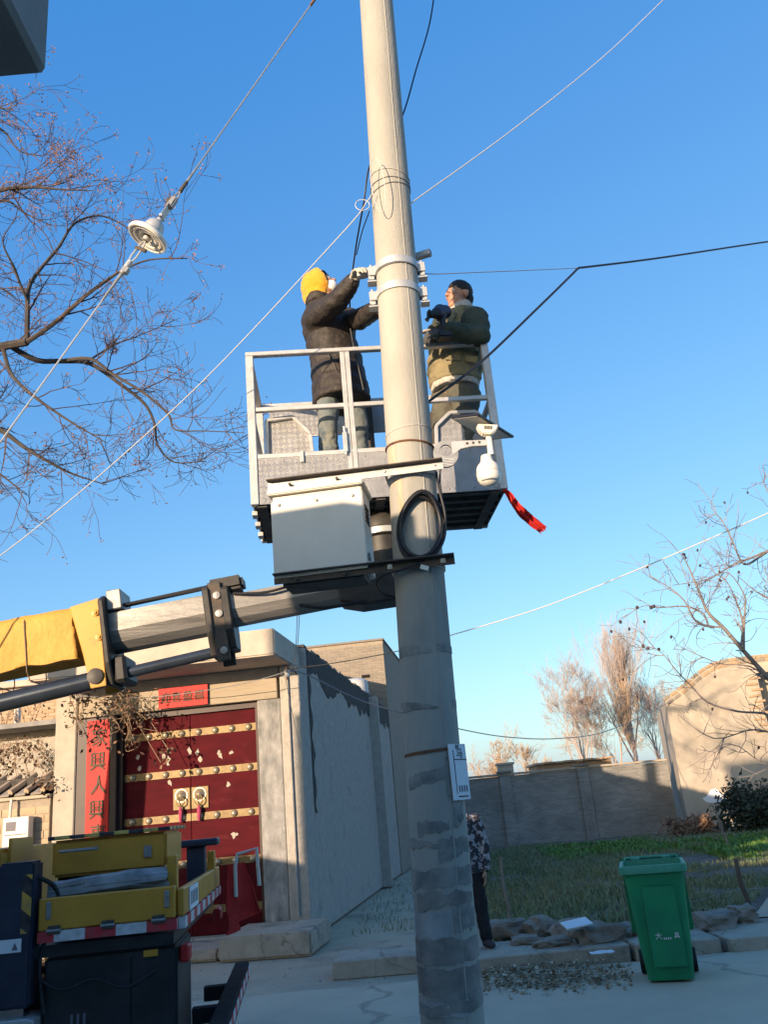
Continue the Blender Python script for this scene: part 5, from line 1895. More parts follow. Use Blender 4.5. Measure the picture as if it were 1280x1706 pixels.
wire('wire', 'thin grey stay wire from the clamp towards the right edge', [at(697, 440, 4.60), at(706, 456, 4.62), at(800, 454, 4.9), at(965, 447, 5.6)], .0028, 'wire_grey')
wire('wire', 'short grey tie leg of the stay wire at the clamp', [at(694, 468, 4.60), at(706, 456, 4.62)], .0028, 'wire_grey')
wire('cable', 'thick black cable rising from the basket to the right edge', [at(692, 690, 4.80), at(716, 668, 4.83), at(800, 605, 5.0), at(905, 505, 5.35), at(952, 459, 5.55), at(965, 447, 5.6), at(980, 445, 5.68), at(1100, 430, 6.3), at(1280, 403, 7.4), at(1500, 372, 9)], .0085, 'wire_black')
wire('wire', 'sunlit white wire crossing from behind the pole to the right tree', [at(745, 1060, 12.3), at(900, 1013, 11.6), at(1060, 950, 11), at(1280, 855, 10.3), at(1420, 790, 10)], .0075, 'wire_white')
wire('wire', 'pale wire from the gatehouse corner to the pole', [at(472, 1118, 12.2), at(500, 1112, 12.4), at(560, 1104, 12.4), at(670, 1083, 12.3), at(745, 1060, 12.3)], .007, 'dry_stem')
wire('wire', 'grey wire sagging from the gatehouse past the bare trees to the tan house', [at(478, 1116, 12.3), at(512, 1124, 12.8), at(600, 1166, 14), at(680, 1190, 15), at(770, 1215, 17), at(850, 1228, 19.5), at(930, 1230, 22), at(1010, 1218, 25), at(1100, 1178, 29), at(1180, 1130, 29.2)], .011, 'wire_grey')
for k in range(2):
    wire('wire', ('left' if k else 'right') + ' of two thin wires dropping from the boom to the gatehouse corner', [at(500 - 4 * k, 1004, 12.2), at(497 - 3 * k, 1060, 12.3), at(492 - 2 * k, 1100, 12.3), at(480, 1120, 12.3)], .006, 'wire_grey', group='wires at the gatehouse corner')
wire('wire', 'thin wire strung along the gatehouse lintel', [at(480, 1118, 12.25), at(420, 1135, 12.5), at(330, 1152, 12.75), at(240, 1162, 13.0), at(150, 1160, 13.1)], .006, 'wire_grey')
wire('wire', 'pale earth wire running down the gatehouse corner to the ground', [at(474, 1122, 12.25), at(490, 1200, 12.6), at(520, 1330, 12.5), at(540, 1420, 12.2), at(565, 1500, 11.8), at(575, 1530, 11.7)], .004, 'wire_grey')
INS = thing('spool_insulator', 'small white insulator hook at the gatehouse corner', 'insulator', at(478, 1122, 12.3))
MB().lathe([(.03, -.05), (.045, -.03), (.03, 0), (.045, .03), (.03, .05)], 14).build('spool', 'porcelain', INS, smooth=True)
MB().tube([(0, 0, -.09), (0, 0, .09), (.05, .25, .09), (.06, .72, .09)], .012, 6).build('hook', 'rust', INS, smooth=True)

# ------------------------------------------------------------------ guy wire with disc insulator
GW = thing('guy_wire', 'steel guy wire with white disc insulator crossing the upper left sky', 'guy wire')
pT, pD, pB = at(523, 2, 5.15), at(252, 388, 4.95), at(0, 738, 4.8)
dT = (pT - pD).normalized()
dB = (pB - pD).normalized()
ci = at(249, 392, 4.95)
MB().tube([pT + dT * 1.3, pD + dT * .62], .0055, 6).build('upper_strand', 'steel_grey', GW, smooth=True)
MB().tube([pT - dT * .06, pT + dT * .04], .011, 8).build('splice', 'rust', GW, smooth=True)
MB().tube([pD + dT * .66, pD + dT * .40], [.006, .013], 8).build('dead_end_grip', 'steel_grey', GW, smooth=True)
MB().tube([pD + dT * .50, pD + dT * .40], [.012, .016], 8).build('wrapping', 'dark_iron', GW, smooth=True)
sd = dT.cross(V((0, 1, 0))).normalized()
for s in (-1, 1):
    MB().tube([pD + dT * .41, pD + dT * .34 + sd * .018 * s, pD + dT * .30 + sd * .016 * s], .006, 6).build('loop_leg', 'steel_grey', GW, smooth=True)
MB().bar(pD + dT * .24, pD + dT * .335, .045, .05, (0, 1, 0)).build('wedge_clamp', 'steel_grey', GW, bev=.008, seg=2)
MB().bar(pD + dT * .265 + sd * .02, pD + dT * .315 + sd * .035, .03, .04, (0, 1, 0)).build('wedge', 'dark_iron', GW, bev=.006)
for s in (-1, 1):
    MB().bar(pD + dT * .13 + V((0, .018 * s, 0)), pD + dT * .26 + V((0, .018 * s, 0)), .007, .038, (0, 1, 0)).build('clevis_plate', 'galvanised', GW, bev=.003)
MB().tube([pD + dT * .145 + V((0, -.035, 0)), pD + dT * .145 + V((0, .035, 0))], .011, 10).build('clevis_pin', 'galvanised', GW, smooth=True)
mi = frame(ci, dT.orthogonal(), dT)
tiltd = (dT + V((.0, -.03, 0))).normalized()
mi = frame(ci, tiltd.orthogonal(), tiltd) @ Matrix.Scale(1.18, 4)
prof = [(.03, -.004), (.045, -.024), (.058, -.026), (.062, -.010), (.074, -.012), (.078, -.030), (.090, -.032), (.094, -.014), (.103, -.016), (.108, -.034), (.118, -.034),
        (.1235, -.022), (.120, -.008), (.10, .010), (.07, .026), (.058, .034)]
MB().lathe(prof, 40, mi).build('disc', 'porcelain', GW, smooth=True, ang=50)
MB().lathe([(.059, .034), (.058, .060), (.050, .085), (.036, .10), (.020, .106), (.018, .125), (.010, .13)], 28, mi).build('cap', 'galvanised', GW, smooth=True)
MB().tube([mi @ V((0, 0, .12)), pD + dT * .15], .012, 8).build('ball_link', 'galvanised', GW, smooth=True)
MB().tube([ci - dT * .0, ci + dB * .06], [.014, .014], 10).build('pin', 'dark_iron', GW, smooth=True)
MB().tube([ci + dB * .03, ci + dB * .055], [.028, .024], 12).build('socket_eye', 'galvanised', GW, smooth=True)
sb = dB.cross(V((0, 1, 0))).normalized()
for s in (-1, 1):
    MB().tube([ci + dB * .045, ci + dB * .10 + sb * .016 * s, ci + dB * .20 + sb * .020 * s, ci + dB * .27 + sb * .008 * s], .007, 6).build('link_leg', 'galvanised', GW, smooth=True)
MB().tube([ci + dB * .13 - sb * .03, ci + dB * .13 + sb * .05], .014, 8).build('link_bolt', 'dark_iron', GW, smooth=True)
MB().tube([ci + dB * .25, ci + dB * .36], .020, 10).build('clamp_body', 'galvanised', GW, smooth=True)
MB().box(-.012, .03, -.02, .02, -.02, .02, frame(ci + dB * .33, sb, dB)).build('clamp_nut', 'steel_grey', GW)
MB().tube([ci + dB * .34, ci + dB * .60], [.012, .008], 8).build('dead_end_grip', 'steel_grey', GW, smooth=True)
MB().tube([ci + dB * .5, pB + dB * 4.5], .0055, 6).build('lower_strand', 'galvanised', GW, smooth=True)

# ------------------------------------------------------------------ bare trees
def branch(mb, rg, p, d, r, L, lev, cfg, tips, lim):
    """recursive bare branch; adds tubes to mb and twig ends to tips"""
    if lim[0] <= 0:
        return
    lim[0] -= 1
    n = cfg.get('seg', 5)
    pts, rr = [V(p)], [r]
    d = V(d).normalized()
    side = d.orthogonal().normalized()
    bend = V((rg.gauss(0, 1), rg.gauss(0, 1), rg.gauss(0, 1))) * cfg['bend']
    for i in range(n):
        d = (d + bend / n + V((rg.gauss(0, 1), rg.gauss(0, 1), rg.gauss(0, 1))) * cfg['jit'] + V((0, 0, cfg['up'] / n))).normalized()
        pts.append(pts[-1] + d * (L / n))
        rr.append(max(r * (1 - (1 - cfg['taper']) * (i + 1) / n), cfg['rmin']))
    mb.tube(pts, rr, 3 if lev > 1 or r < .02 else 5)
    if lev >= cfg['lev']:
        tips.append((pts[-1], d))
        return
    k = rg.randint(*cfg['kids'])
    for j in range(k):
        t = rg.uniform(cfg.get('t0', .25), 1.0) if j else 1.0
        i = min(int(t * n), n - 1)
        f = t * n - i
        q = pts[i].lerp(pts[i + 1], f)
        dd_ = (pts[i + 1] - pts[i]).normalized()
        an = rg.uniform(*cfg['ang']) if j else rg.uniform(0, .35)
        ph = rg.uniform(0, 2 * math.pi)
        a = dd_.orthogonal().normalized()
        b = dd_.cross(a)
        nd_ = dd_ * math.cos(an) + (a * math.cos(ph) + b * math.sin(ph)) * math.sin(an)
        branch(mb, rg, q, nd_, max((rr[i] * (1 - f) + rr[i + 1] * f) * rg.uniform(.5, .72), cfg['rmin']), L * rg.uniform(*cfg['len']), lev + 1, cfg, tips, lim)


# big tree at the upper left, limbs follow the photograph
LT = thing('bare_seed_tree', 'large leafless tree with reddish seed clusters spreading from the left edge', 'tree', (0, 0, 0))
rg = random.Random(11)
TY = 10.0
trunk_top = at(-190, 640, TY)
mbT = MB()
mbT.tube(smooth_pts([V((trunk_top.x - .25, TY + .2, -.2)), V((trunk_top.x - .2, TY + .1, 2.0)), V((trunk_top.x - .1, TY, 4.0)), trunk_top, at(-150, 420, TY + .2), at(-120, 200, TY + .3), at(-100, 40, TY + .4)], 5), [.26 - .0062 * i for i in range(31)], 12)
limbs = [
    ([(-190, 640, 0), (-90, 600, -.2), (0, 578, -.4), (45, 570, -.5)], .11, .075),
    ([(45, 570, -.5), (46, 520, -.5), (48, 480, -.45), (66, 450, -.4), (98, 412, -.4), (125, 372, -.3), (170, 360, -.2), (215, 381, -.1)], .055, .012),
    ([(45, 570, -.5), (95, 535, -.6), (140, 495, -.8), (180, 466, -.9), (205, 450, -1.0), (250, 433, -1.1), (312, 431, -1.2)], .05, .010),
    ([(10, 572, -.4), (60, 600, -.2), (105, 602, 0), (150, 606, .1), (200, 640, .2), (240, 672, .3), (257, 705, .35), (263, 742, .4), (290, 770, .4), (342, 768, .4)], .060, .010),
    ([(100, 602, 0), (150, 598, -.3), (190, 625, -.4), (240, 655, -.5), (280, 690, -.6), (292, 716, -.6), (340, 718, -.7), (408, 721, -.8)], .04, .006),
    ([(5, 580, -.4), (18, 622, -.5), (50, 655, -.7), (98, 690, -.8), (140, 716, -.9), (178, 738, -1.0)], .045, .008),
    ([(-180, 640, .1), (-60, 690, .1), (0, 716, .1), (40, 745, .1), (82, 770, .1), (122, 790, .2), (178, 808, .3)], .07, .010),
    ([(-150, 420, .2), (-60, 350, 0), (0, 318, -.1), (50, 312, -.2), (100, 316, -.3), (155, 318, -.4)], .07, .008),
    ([(-150, 420, .2), (-40, 350, .4), (10, 335, .5), (40, 355, .6), (85, 376, .7)], .05, .008),
    ([(-120, 250, .3), (-50, 220, .3), (0, 215, .3), (30, 250, .3), (60, 260, .3)], .05, .008),
    ([(-120, 230, .3), (-60, 190, .0), (-10, 180, -.2), (25, 185, -.3)], .04, .008),
    ([(-160, 460, .2), (-60, 470, 0), (0, 480, 0), (30, 500, .1)], .04, .008),
    ([(-170, 640, 0), (-60, 750, -.2), (0, 790, -.3), (45, 825, -.3)], .04, .008),
    ([(45, 500, -.5), (20, 440, -.7), (5, 400, -.8), (30, 360, -.9)], .03, .006),
    ([(140, 606, 0), (190, 575, .3), (230, 560, .4), (300, 530, .5)], .025, .005),
]
mbL, mbW = MB(), MB()
tips = []
cfgL = dict(seg=5, bend=.55, jit=.10, up=.22, taper=.45, rmin=.0030, lev=3, kids=(3, 4), ang=(.45, 1.0), len=(.50, .74), t0=.2)
for pts, r0, r1 in limbs:
    P_ = smooth_pts([at(a, b, TY + c) for a, b, c in pts], 4)
    n = len(P_)
    rr = [(r0 + (r1 - r0) * i / (n - 1)) * .66 for i in range(n)]
    mbL.tube(P_, rr, 7)
    tot = sum((P_[i + 1] - P_[i]).length for i in range(n - 1))
    for k in range(int(2 + tot * 3.4)):
        t = rg.uniform(.15, 1)
        i = min(int(t * (n - 1)), n - 2)
        dd_ = (P_[i + 1] - P_[i]).normalized()
        a = dd_.orthogonal().normalized()
        b = dd_.cross(a)
        ph = rg.uniform(0, 2 * math.pi)
        an = rg.uniform(.5, 1.1)
        nd_ = dd_ * math.cos(an) + (a * math.cos(ph) + b * math.sin(ph)) * math.sin(an)
        nd_.y *= .7
        branch(mbW, rg, P_[i], nd_, min(max(rr[i] * .5, .007), .016), rg.uniform(.35, .75), 1, cfgL, tips, [45])
mbT.build('trunk', 'bark', LT, smooth=True)
mbL.build('limbs', 'bark', LT, smooth=True)
mbW.build('crown', 'twig', LT)
mb = MB()
for (p, d) in tips:
    zz = CAMH + (p.z - CAMH)
    q = p - CAM
    iy = 853 - FPX * q.dot(_u) / q.dot(_f)
    pr = 1.0 if iy < 380 else .42
    if rg.random() < pr:
        for _ in range(rg.randint(3, 7) if iy < 380 else rg.randint(2, 4)):
            c = p + V((rg.gauss(0, .03), rg.gauss(0, .03), rg.gauss(0, .03)))
            s = rg.uniform(.008, .018)
            a = V((rg.gauss(0, 1), rg.gauss(0, 1), rg.gauss(0, 1))).normalized()
            b = a.orthogonal().normalized()
            e = a.cross(b)
            mb.add([c + a * s, c + b * s, c + e * s, c - (a + b + e) * s * .7], [(0, 1, 2), (0, 3, 1), (1, 3, 2), (2, 3, 0)])
mb.build('seed_clusters', 'seed', LT, kind='stuff')
NE = thing('dry_clump', 'small brown dry leaf clump caught in the left tree', 'leaf clump', at(188, 577, TY - .25))
mb = MB()
for i in range(220):
    a = V((rg.gauss(0, 1), rg.gauss(0, 1), rg.gauss(0, 1))).normalized()
    c = a * rg.uniform(.0, .085)
    b = a.orthogonal().normalized()
    t = (a + V((rg.gauss(0, .6), rg.gauss(0, .6), rg.gauss(0, .6)))).normalized()
    L = rg.uniform(.03, .07)
    mb.add([c, c + t * L + b * .006, c + t * L * .6 - b * .006], [(0, 1, 2)])
mb.build('leaves', 'nest', NE)
NE.scale = (1, 1, 1)

# fruit tree reaching in from the right edge
RT = thing('bare_fruit_tree', 'leafless tree with a few dark dried fruits reaching in from the right edge', 'tree')
rg = random.Random(23)
RY = 14.0
base = at(1330, 1190, RY)
mbT, mbW = MB(), MB()
mbT.tube(smooth_pts([V((base.x + .5, RY + .2, -.2)), V((base.x + .42, RY + .1, 1.2)), V((base.x + .3, RY, 2.2)), base], 4), [.15 - .006 * i for i in range(13)], 9)
limbs = [
    ([(1330, 1190, 0), (1285, 1135, 0), (1240, 1085, -.1), (1205, 1045, -.1), (1180, 1020, -.2), (1165, 985, -.2), (1150, 950, -.2), (1140, 930, -.2)], .062, .010),
    ([(1190, 1045, -.1), (1160, 1035, -.3), (1140, 1000, -.4), (1110, 975, -.4), (1080, 960, -.4)], .028, .006),
    ([(1180, 1040, -.1), (1170, 1020, .1), (1140, 1010, .2), (1100, 1012, .2), (1070, 1010, .2), (1032, 1035, .2)], .024, .005),
    ([(1235, 1080, -.1), (1238, 1040, .1), (1230, 1010, .2), (1212, 970, .2), (1190, 955, .2)], .03, .006),
    ([(1240, 1085, -.1), (1240, 1050, -.3), (1242, 1010, -.4), (1240, 990, -.5), (1215, 955, -.5), (1185, 960, -.6)], .026, .006),
    ([(1330, 960, .3), (1290, 920, .2), (1250, 930, .1), (1215, 945, 0), (1180, 965, -.1), (1120, 975, -.2)], .04, .006),
    ([(1330, 960, .3), (1300, 910, .4), (1270, 925, .3), (1240, 940, .2), (1220, 900, .2), (1205, 870, .2), (1185, 846, .2)], .04, .006),
    ([(1330, 1010, .0), (1290, 1000, 0), (1260, 985, 0), (1230, 960, 0)], .03, .006),
    ([(1285, 1135, 0), (1250, 1110, .3), (1200, 1105, .4), (1150, 1085, .5), (1130, 1075, .5)], .02, .005),
    ([(1330, 1220, -.3), (1280, 1190, -.4), (1230, 1185, -.5), (1180, 1170, -.6), (1150, 1140, -.6), (1130, 1120, -.7), (1100, 1085, -.7), (1072, 1075, -.7)], .028, .005),
    ([(1330, 1240, -.3), (1260, 1215, -.3), (1190, 1230, -.3), (1130, 1190, -.4)], .022, .005),
    ([(1330, 890, .3), (1300, 850, .3), (1282, 820, .3), (1270, 800, .3)], .02, .004),
    ([(1330, 1290, -.2), (1270, 1270, -.2), (1220, 1240, -.2), (1170, 1270, -.2)], .015, .004),
    ([(1330, 1190, 0), (1335, 1080, .2), (1330, 960, .3), (1330, 860, .3)], .07, .03),
]
cfgR = dict(seg=4, bend=.5, jit=.12, up=.15, taper=.5, rmin=.0042, lev=3, kids=(2, 4), ang=(.5, 1.1), len=(.45, .7), t0=.25)
tips = []
for pts, r0, r1 in limbs:
    P_ = smooth_pts([at(a, b, RY + c) for a, b, c in pts], 4)
    n = len(P_)
    rr = [(r0 + (r1 - r0) * i / (n - 1)) * .72 for i in range(n)]
    mbT.tube(P_, rr, 6)
    tot = sum((P_[i + 1] - P_[i]).length for i in range(n - 1))
    for k in range(int(2 + tot * 5.5)):
        t = rg.uniform(.1, 1)
        i = min(int(t * (n - 1)), n - 2)
        dd_ = (P_[i + 1] - P_[i]).normalized()
        a = dd_.orthogonal().normalized()
        b = dd_.cross(a)
        ph = rg.uniform(0, 2 * math.pi)
        an = rg.uniform(.6, 1.2)
        nd_ = dd_ * math.cos(an) + (a * math.cos(ph) + b * math.sin(ph)) * math.sin(an)
        branch(mbW, rg, P_[i], nd_, max(rr[i] * .4, .008), rg.uniform(.25, .6), 2, cfgR, tips, [20])
mbT.build('limbs', 'bark_pale', RT, smooth=True)
mbW.build('crown', 'bark_pale', RT)
fr = MB()
fr.lathe([(.004, -.03), (.022, -.02), (.028, 0), (.022, .022), (.006, .03)], 8)
fm = mesh_only(fr, 'fruit_dark', smooth=True)
for (p, d) in rg.sample(tips, min(34, len(tips))):
    shared('fruit', fm, RT, p + V((0, 0, -.03)), (rg.uniform(-.4, .4), rg.uniform(-.4, .4), 0), (.7, .7, .8))
for (a, b) in ((1034, 1036), (1062, 1012), (1085, 1012), (1090, 1010), (1072, 1076), (1080, 1080), (1098, 1082)):
    shared('fruit', fm, RT, at(a, b, RY), (0, 0, 0))


def field_tree(name, label, pos, H, spread, seed, mat, cfg, n0, trunk_r, stem=.35, kind='round'):
    t = thing(name, label, 'tree', pos)
    rg = random.Random(seed)
    a, b = MB(), MB()
    tips = []
    top = H * stem
    a.tube([(0, 0, -.2), (.05, 0, top * .5), (.02, .03, top)], [trunk_r, trunk_r * .8, trunk_r * .65], 8)
    for k in range(n0):
        ph = 2 * math.pi * k / n0 + rg.uniform(-.4, .4)
        if kind == 'poplar':
            an = rg.uniform(.10, .42)
            h0 = rg.uniform(.25, .8) * H
            a_pt = V((0, 0, min(h0, H * .8)))
            L = (H - a_pt.z) * rg.uniform(.30, .55)
        else:
            an = rg.uniform(.1, spread)
            a_pt = V((.02, .03, top * rg.uniform(.55, 1.0)))
            L = H * rg.uniform(.26, .36)
        d = V((math.sin(an) * math.cos(ph), math.sin(an) * math.sin(ph), math.cos(an)))
        branch(b, rg, a_pt, d, trunk_r * .34, L, 0, cfg, tips, [cfg['lim']])
    if kind == 'poplar':
        a.tube([(.02, .03, top), (0, 0, H * .6), (0, 0, H * .95)], [trunk_r * .65, trunk_r * .4, .02], 6)
    a.build('trunk', mat, t, smooth=True)
    b.build('crown', mat, t)
    return t


cA = dict(seg=4, bend=.35, jit=.08, up=.35, taper=.45, rmin=.0062, lev=5, kids=(3, 5), ang=(.3, .75), len=(.56, .76), t0=.2, lim=620)
cP = dict(seg=4, bend=.12, jit=.05, up=.5, taper=.4, rmin=.0062, lev=4, kids=(3, 4), ang=(.15, .55), len=(.55, .8), t0=.15, lim=150)
q = at(975, 1275, 56)
field_tree('bare_tree', 'broad bare tree with a round nest left of the poplar beyond the wall', (q.x, 56, 0), at(968, 1116, 56).z, .75, 4, 'twig_pink', cA, 9, .20)
ns = thing('bird_nest', 'dark bird nest in the fork of the broad bare tree', 'nest', at(980, 1168, 55.5))
MB().rock((0, 0, 0), .34, .34, .30, 3, 2, .5).build('twig_ball', 'dry_stem', ns)
q = at(1062, 1275, 62)
field_tree('bare_poplar', 'tall narrow pinkish bare poplar left of the tan house', (q.x, 62, 0), at(1056, 1072, 62).z, .3, 9, 'twig_pink', cP, 34, .22, .3, 'poplar')
q = at(1100, 1275, 64)
field_tree('bare_tree', 'bare pinkish tree half hidden behind the tan house corner', (q.x, 64, 0), at(1100, 1125, 64).z, .55, 19, 'twig_pink', cA, 8, .18)
q = at(1030, 1275, 58)
field_tree('bare_tree', 'slender bare tree between the nest tree and the poplar', (q.x, 58, 0), at(1025, 1165, 58).z, .6, 29, 'twig_tan', cA, 7, .14)
q = at(848, 1285, 52)
field_tree('bare_tree', 'small rounded tan bare tree just right of the pole', (q.x, 52, 0), at(848, 1232, 52).z, .95, 14, 'twig_tan', cA, 8, .12, .3)
q = at(905, 1285, 66)
field_tree('bare_tree', 'low faint bare tree between the pole and the nest tree', (q.x, 66, 0), at(905, 1262, 66).z, .95, 31, 'twig_tan', cA, 6, .12, .3)

# birch-like white trunk with dry creeper at the far left
WT = thing('whitewashed_tree', 'slim whitewashed trunk in front of the tan brick house', 'tree', (at(25, 1200, 16.2).x, 16.2, 0))
MB().tube([(.0, 0, 0), (.0, 0, 2.2), (.02, 0, 3.2), (.04, 0, 3.8), (.05, 0, 4.2)], [.085, .075, .068, .06, .05], 12).build('trunk', 'bark_white', WT, smooth=True)

# dry creeper on the gate
VN = thing('dry_vine', 'dry brown creeper hanging over the left of the gate lintel', 'vine')
VN2 = thing('dry_vine', 'dry brown creeper hanging over the shaded shed at the far left', 'vine')
rg = random.Random(5)


def leafs(mb, p, n, s, spread):
    for _ in range(n):
        c = p + V((rg.gauss(0, spread), rg.gauss(0, spread * .6), rg.gauss(0, spread)))
        a = V((rg.gauss(0, 1), rg.gauss(0, 1), rg.gauss(0, 1) - .6)).normalized()
        b = a.orthogonal().normalized()
        e = a.cross(b)
        L = s * rg.uniform(.6, 1.3)
        mb.add([c, c + a * L * .5 + b * L * .28, c + a * L + e * L * .15, c + a * L * .5 - b * L * .28 + e * L * .1], [(0, 1, 2), (0, 2, 3)])


ms_, ml_ = MB(), MB()
for k in range(26):
    x0 = rg.uniform(118, 250)
    pts = [at(x0, rg.uniform(1150, 1166), 12.86)]
    for j in range(rg.randint(3, 6)):
        pp = pts[-1] + V((rg.gauss(.0, .09), rg.gauss(0, .03), rg.uniform(-.22, .03)))
        pp.y = min(max(pp.y, 12.62), 13.25)
        pts.append(pp)
    ms_.tube(smooth_pts(pts, 3), .0045, 4)
    for q in pts[1:]:
        if rg.random() < .8:
            leafs(ml_, q, rg.randint(1, 4), .07, .05)
for (a, b, c, e) in ((205, 1195, 225, 1235), (220, 1190, 268, 1270), (250, 1200, 285, 1255), (130, 1190, 150, 1245), (122, 1175, 130, 1215)):
    p0, p1 = at(a, b, 12.9), at(c, e, 12.95)
    ms_.tube(smooth_pts([p0, p0.lerp(p1, .5) + V((.03, 0, -.05)), p1], 4), .006, 4)
    leafs(ml_, p1, 7, .08, .06)
leafs(ml_, at(138, 1180, 12.8), 45, .08, .14)
leafs(ml_, at(150, 1215, 12.85), 14, .07, .08)
leafs(ml_, at(238, 1225, 12.85), 22, .08, .10)
leafs(ml_, at(276, 1252, 12.95), 8, .09, .06)
ms_.build('stems', 'dry_stem', VN, kind='stuff')
ml_.build('leaves', 'dry_leaf', VN, kind='stuff')
ms_, ml_ = MB(), MB()
for k in range(44):
    pts = [at(rg.uniform(-20, 85), rg.uniform(1226, 1240), 14.35)]
    for j in range(rg.randint(3, 6)):
        pts.append(pts[-1] + V((rg.gauss(.0, .10), rg.gauss(0, .03), rg.uniform(-.22, .02))))
    ms_.tube(smooth_pts(pts, 3), .0045, 4)
    for q in pts[1:]:
        if rg.random() < .7:
            leafs(ml_, q, rg.randint(1, 3), .07, .06)
for k in range(26):
    leafs(ml_, at(rg.uniform(-5, 80), rg.uniform(1175, 1228), 15.9), 4, .06, .10)
for k in range(12):
    p0 = at(rg.uniform(0, 80), 1228, 15.9)
    ms_.tube(smooth_pts([p0, p0 + V((rg.gauss(0, .15), 0, .35)), p0 + V((rg.gauss(0, .25), 0, .75))], 4), .008, 4)
leafs(ml_, at(70, 1300, 13.2), 20, .07, .09)
leafs(ml_, at(82, 1312, 13.2), 16, .07, .08)
ms_.build('stems', 'dry_stem', VN2, kind='stuff')
ml_.build('leaves', 'dry_leaf', VN2, kind='stuff')

# ------------------------------------------------------------------ kerb, rubble, bin, garden
rg = random.Random(77)


def slab_thing(label, x0, x1, y0, y1, z0, z1, rz=0, tilt=0, mat='slab'):
    cx, cy = (x0 + x1) / 2, (y0 + y1) / 2
    mb = MB()
    n = 10
    # slightly chipped outline
    poly = []
    for (ax, ay, bx_, by) in ((x0, y0, x1, y0), (x1, y0, x1, y1), (x1, y1, x0, y1), (x0, y1, x0, y0)):
        for i in range(n):
            t = i / n
            poly.append((ax + (bx_ - ax) * t - cx + rg.uniform(-.012, .012), ay + (by - ay) * t - cy + rg.uniform(-.012, .012)))
    k = len(poly)
    mb.v = [(a, b, z0) for a, b in poly] + [(a, b, z1 + .008 * noise.noise(V((a * 4, b * 4, x0)))) for a, b in poly]
    mb.f = [tuple(reversed(range(k))), tuple(range(k, 2 * k))] + [(i, (i + 1) % k, (i + 1) % k + k, i + k) for i in range(k)]
    o = mb.build('kerb_slab', mat, bev=.012)
    o.location = (cx, cy, 0)
    o.rotation_euler = (0, tilt, rz)
    return tag(o, label, 'kerb slab', 'concrete slabs along the garden edge')


slab_thing('long concrete kerb slab right of the pole with the bystander standing on it', .15, 2.02, 9.42, 10.35, -.03, .135)
slab_thing('concrete kerb slab behind the green bin', 2.06, 2.9, 9.40, 10.3, -.03, .125)
slab_thing('cracked concrete slab at the right edge beyond the bin', 2.94, 4.3, 9.35, 10.5, -.03, .12, .05)
slab_thing('pale concrete slab left of the pole base', -.95, .10, 9.9, 10.6, -.03, .15, -.04)
for i, (px, py, sx, sy, sz, lb) in enumerate((
        (848, 1558, .22, .14, .10, 'rounded brown stone at the left end of the rubble row'),
        (905, 1556, .17, .16, .11, 'dark angular stone beside the pale plate in the rubble row'),
        (955, 1562, .20, .15, .11, 'grey stone under the pale plate in the rubble row'),
        (1000, 1570, .26, .15, .11, 'broad flat stone near the middle of the rubble row'),
        (1042, 1560, .14, .14, .08, 'small stone in the rubble row next to the green bin'),
        (880, 1574, .18, .10, .05, 'low flat stone lying on the kerb near the shoe'),
        (925, 1578, .20, .10, .05, 'thin slab fragment lying on the kerb slab'),
        (1195, 1545, .22, .18, .10, 'grey stone right of the green bin'),
        (1240, 1535, .18, .16, .10, 'stone near the dark stake on the right'))):
    q = atz(px, py, .12)
    o = MB().rock((0, 0, 0), sx, sy, sz, i + 1, 3, .62).build('rubble_stone', 'stone', smooth=True, ang=18)
    o.location = (q.x, q.y, .135 + sz * .55)
    o.rotation_euler = (0, 0, rg.uniform(-.4, .4))
    tag(o, lb, 'stone', 'rubble stones along the garden edge')
q = atz(962, 1546, .3)
o = MB().box(-.14, .14, -.09, .09, -.008, .008).build('pale_plate', 'paper_white', bev=.003)
o.location = (q.x, q.y, .345)
o.rotation_euler = (R_(14), R_(-5), .2)
tag(o, 'pale plate lying on the rubble row', 'plate')
# paper scrap on the kerb
q = atz(1003, 1588, .14)
mb = MB()
for j in range(6):
    for i in range(6):
        mb.v.append((-.11 + .044 * i + .01 * noise.noise(V((i, j, 3))), -.07 + .028 * j, .012 + .016 * noise.noise(V((i * .7, j * .7, 1)))))
for j in range(5):
    for i in range(5):
        mb.f.append((j * 6 + i, j * 6 + i + 1, j * 6 + i + 7, j * 6 + i + 6))
o = mb.build('paper_scrap', 'paper_white')
o.location = (q.x, q.y, .142)
tag(o, 'crumpled white paper scrap lying on the kerb slab', 'paper scrap')

# green wheeled bin
BIN = thing('wheelie_bin', 'green plastic wheeled rubbish bin standing open at the kerb', 'bin', (2.12, 8.45, .0), R_(-14))
mb = MB()


def rrect(w, d, r, n=4):
    out = []
    for cx, cy, a0 in ((w / 2 - r, d / 2 - r, 0), (-w / 2 + r, d / 2 - r, 90), (-w / 2 + r, -d / 2 + r, 180), (w / 2 - r, -d / 2 + r, 270)):
        for k in range(n + 1):
            a = R_(a0 + 90 * k / n)
            out.append((cx + r * math.cos(a), cy + r * math.sin(a)))
    return out


def shell(levels, name, mat, par, cap_bottom=True):
    mb = MB()
    k = None
    for (w, d, r, z, oy) in levels:
        ring_ = rrect(w, d, r)
        k = len(ring_)
        mb.v += [(a, b + oy, z) for a, b in ring_]
    for i in range(len(levels) - 1):
        for j in range(k):
            j2 = (j + 1) % k
            mb.f.append((i * k + j, i * k + j2, (i + 1) * k + j2, (i + 1) * k + j))
    if cap_bottom:
        mb.f.append(tuple(range(k)))
    return mb.build(name, mat, par, smooth=True)


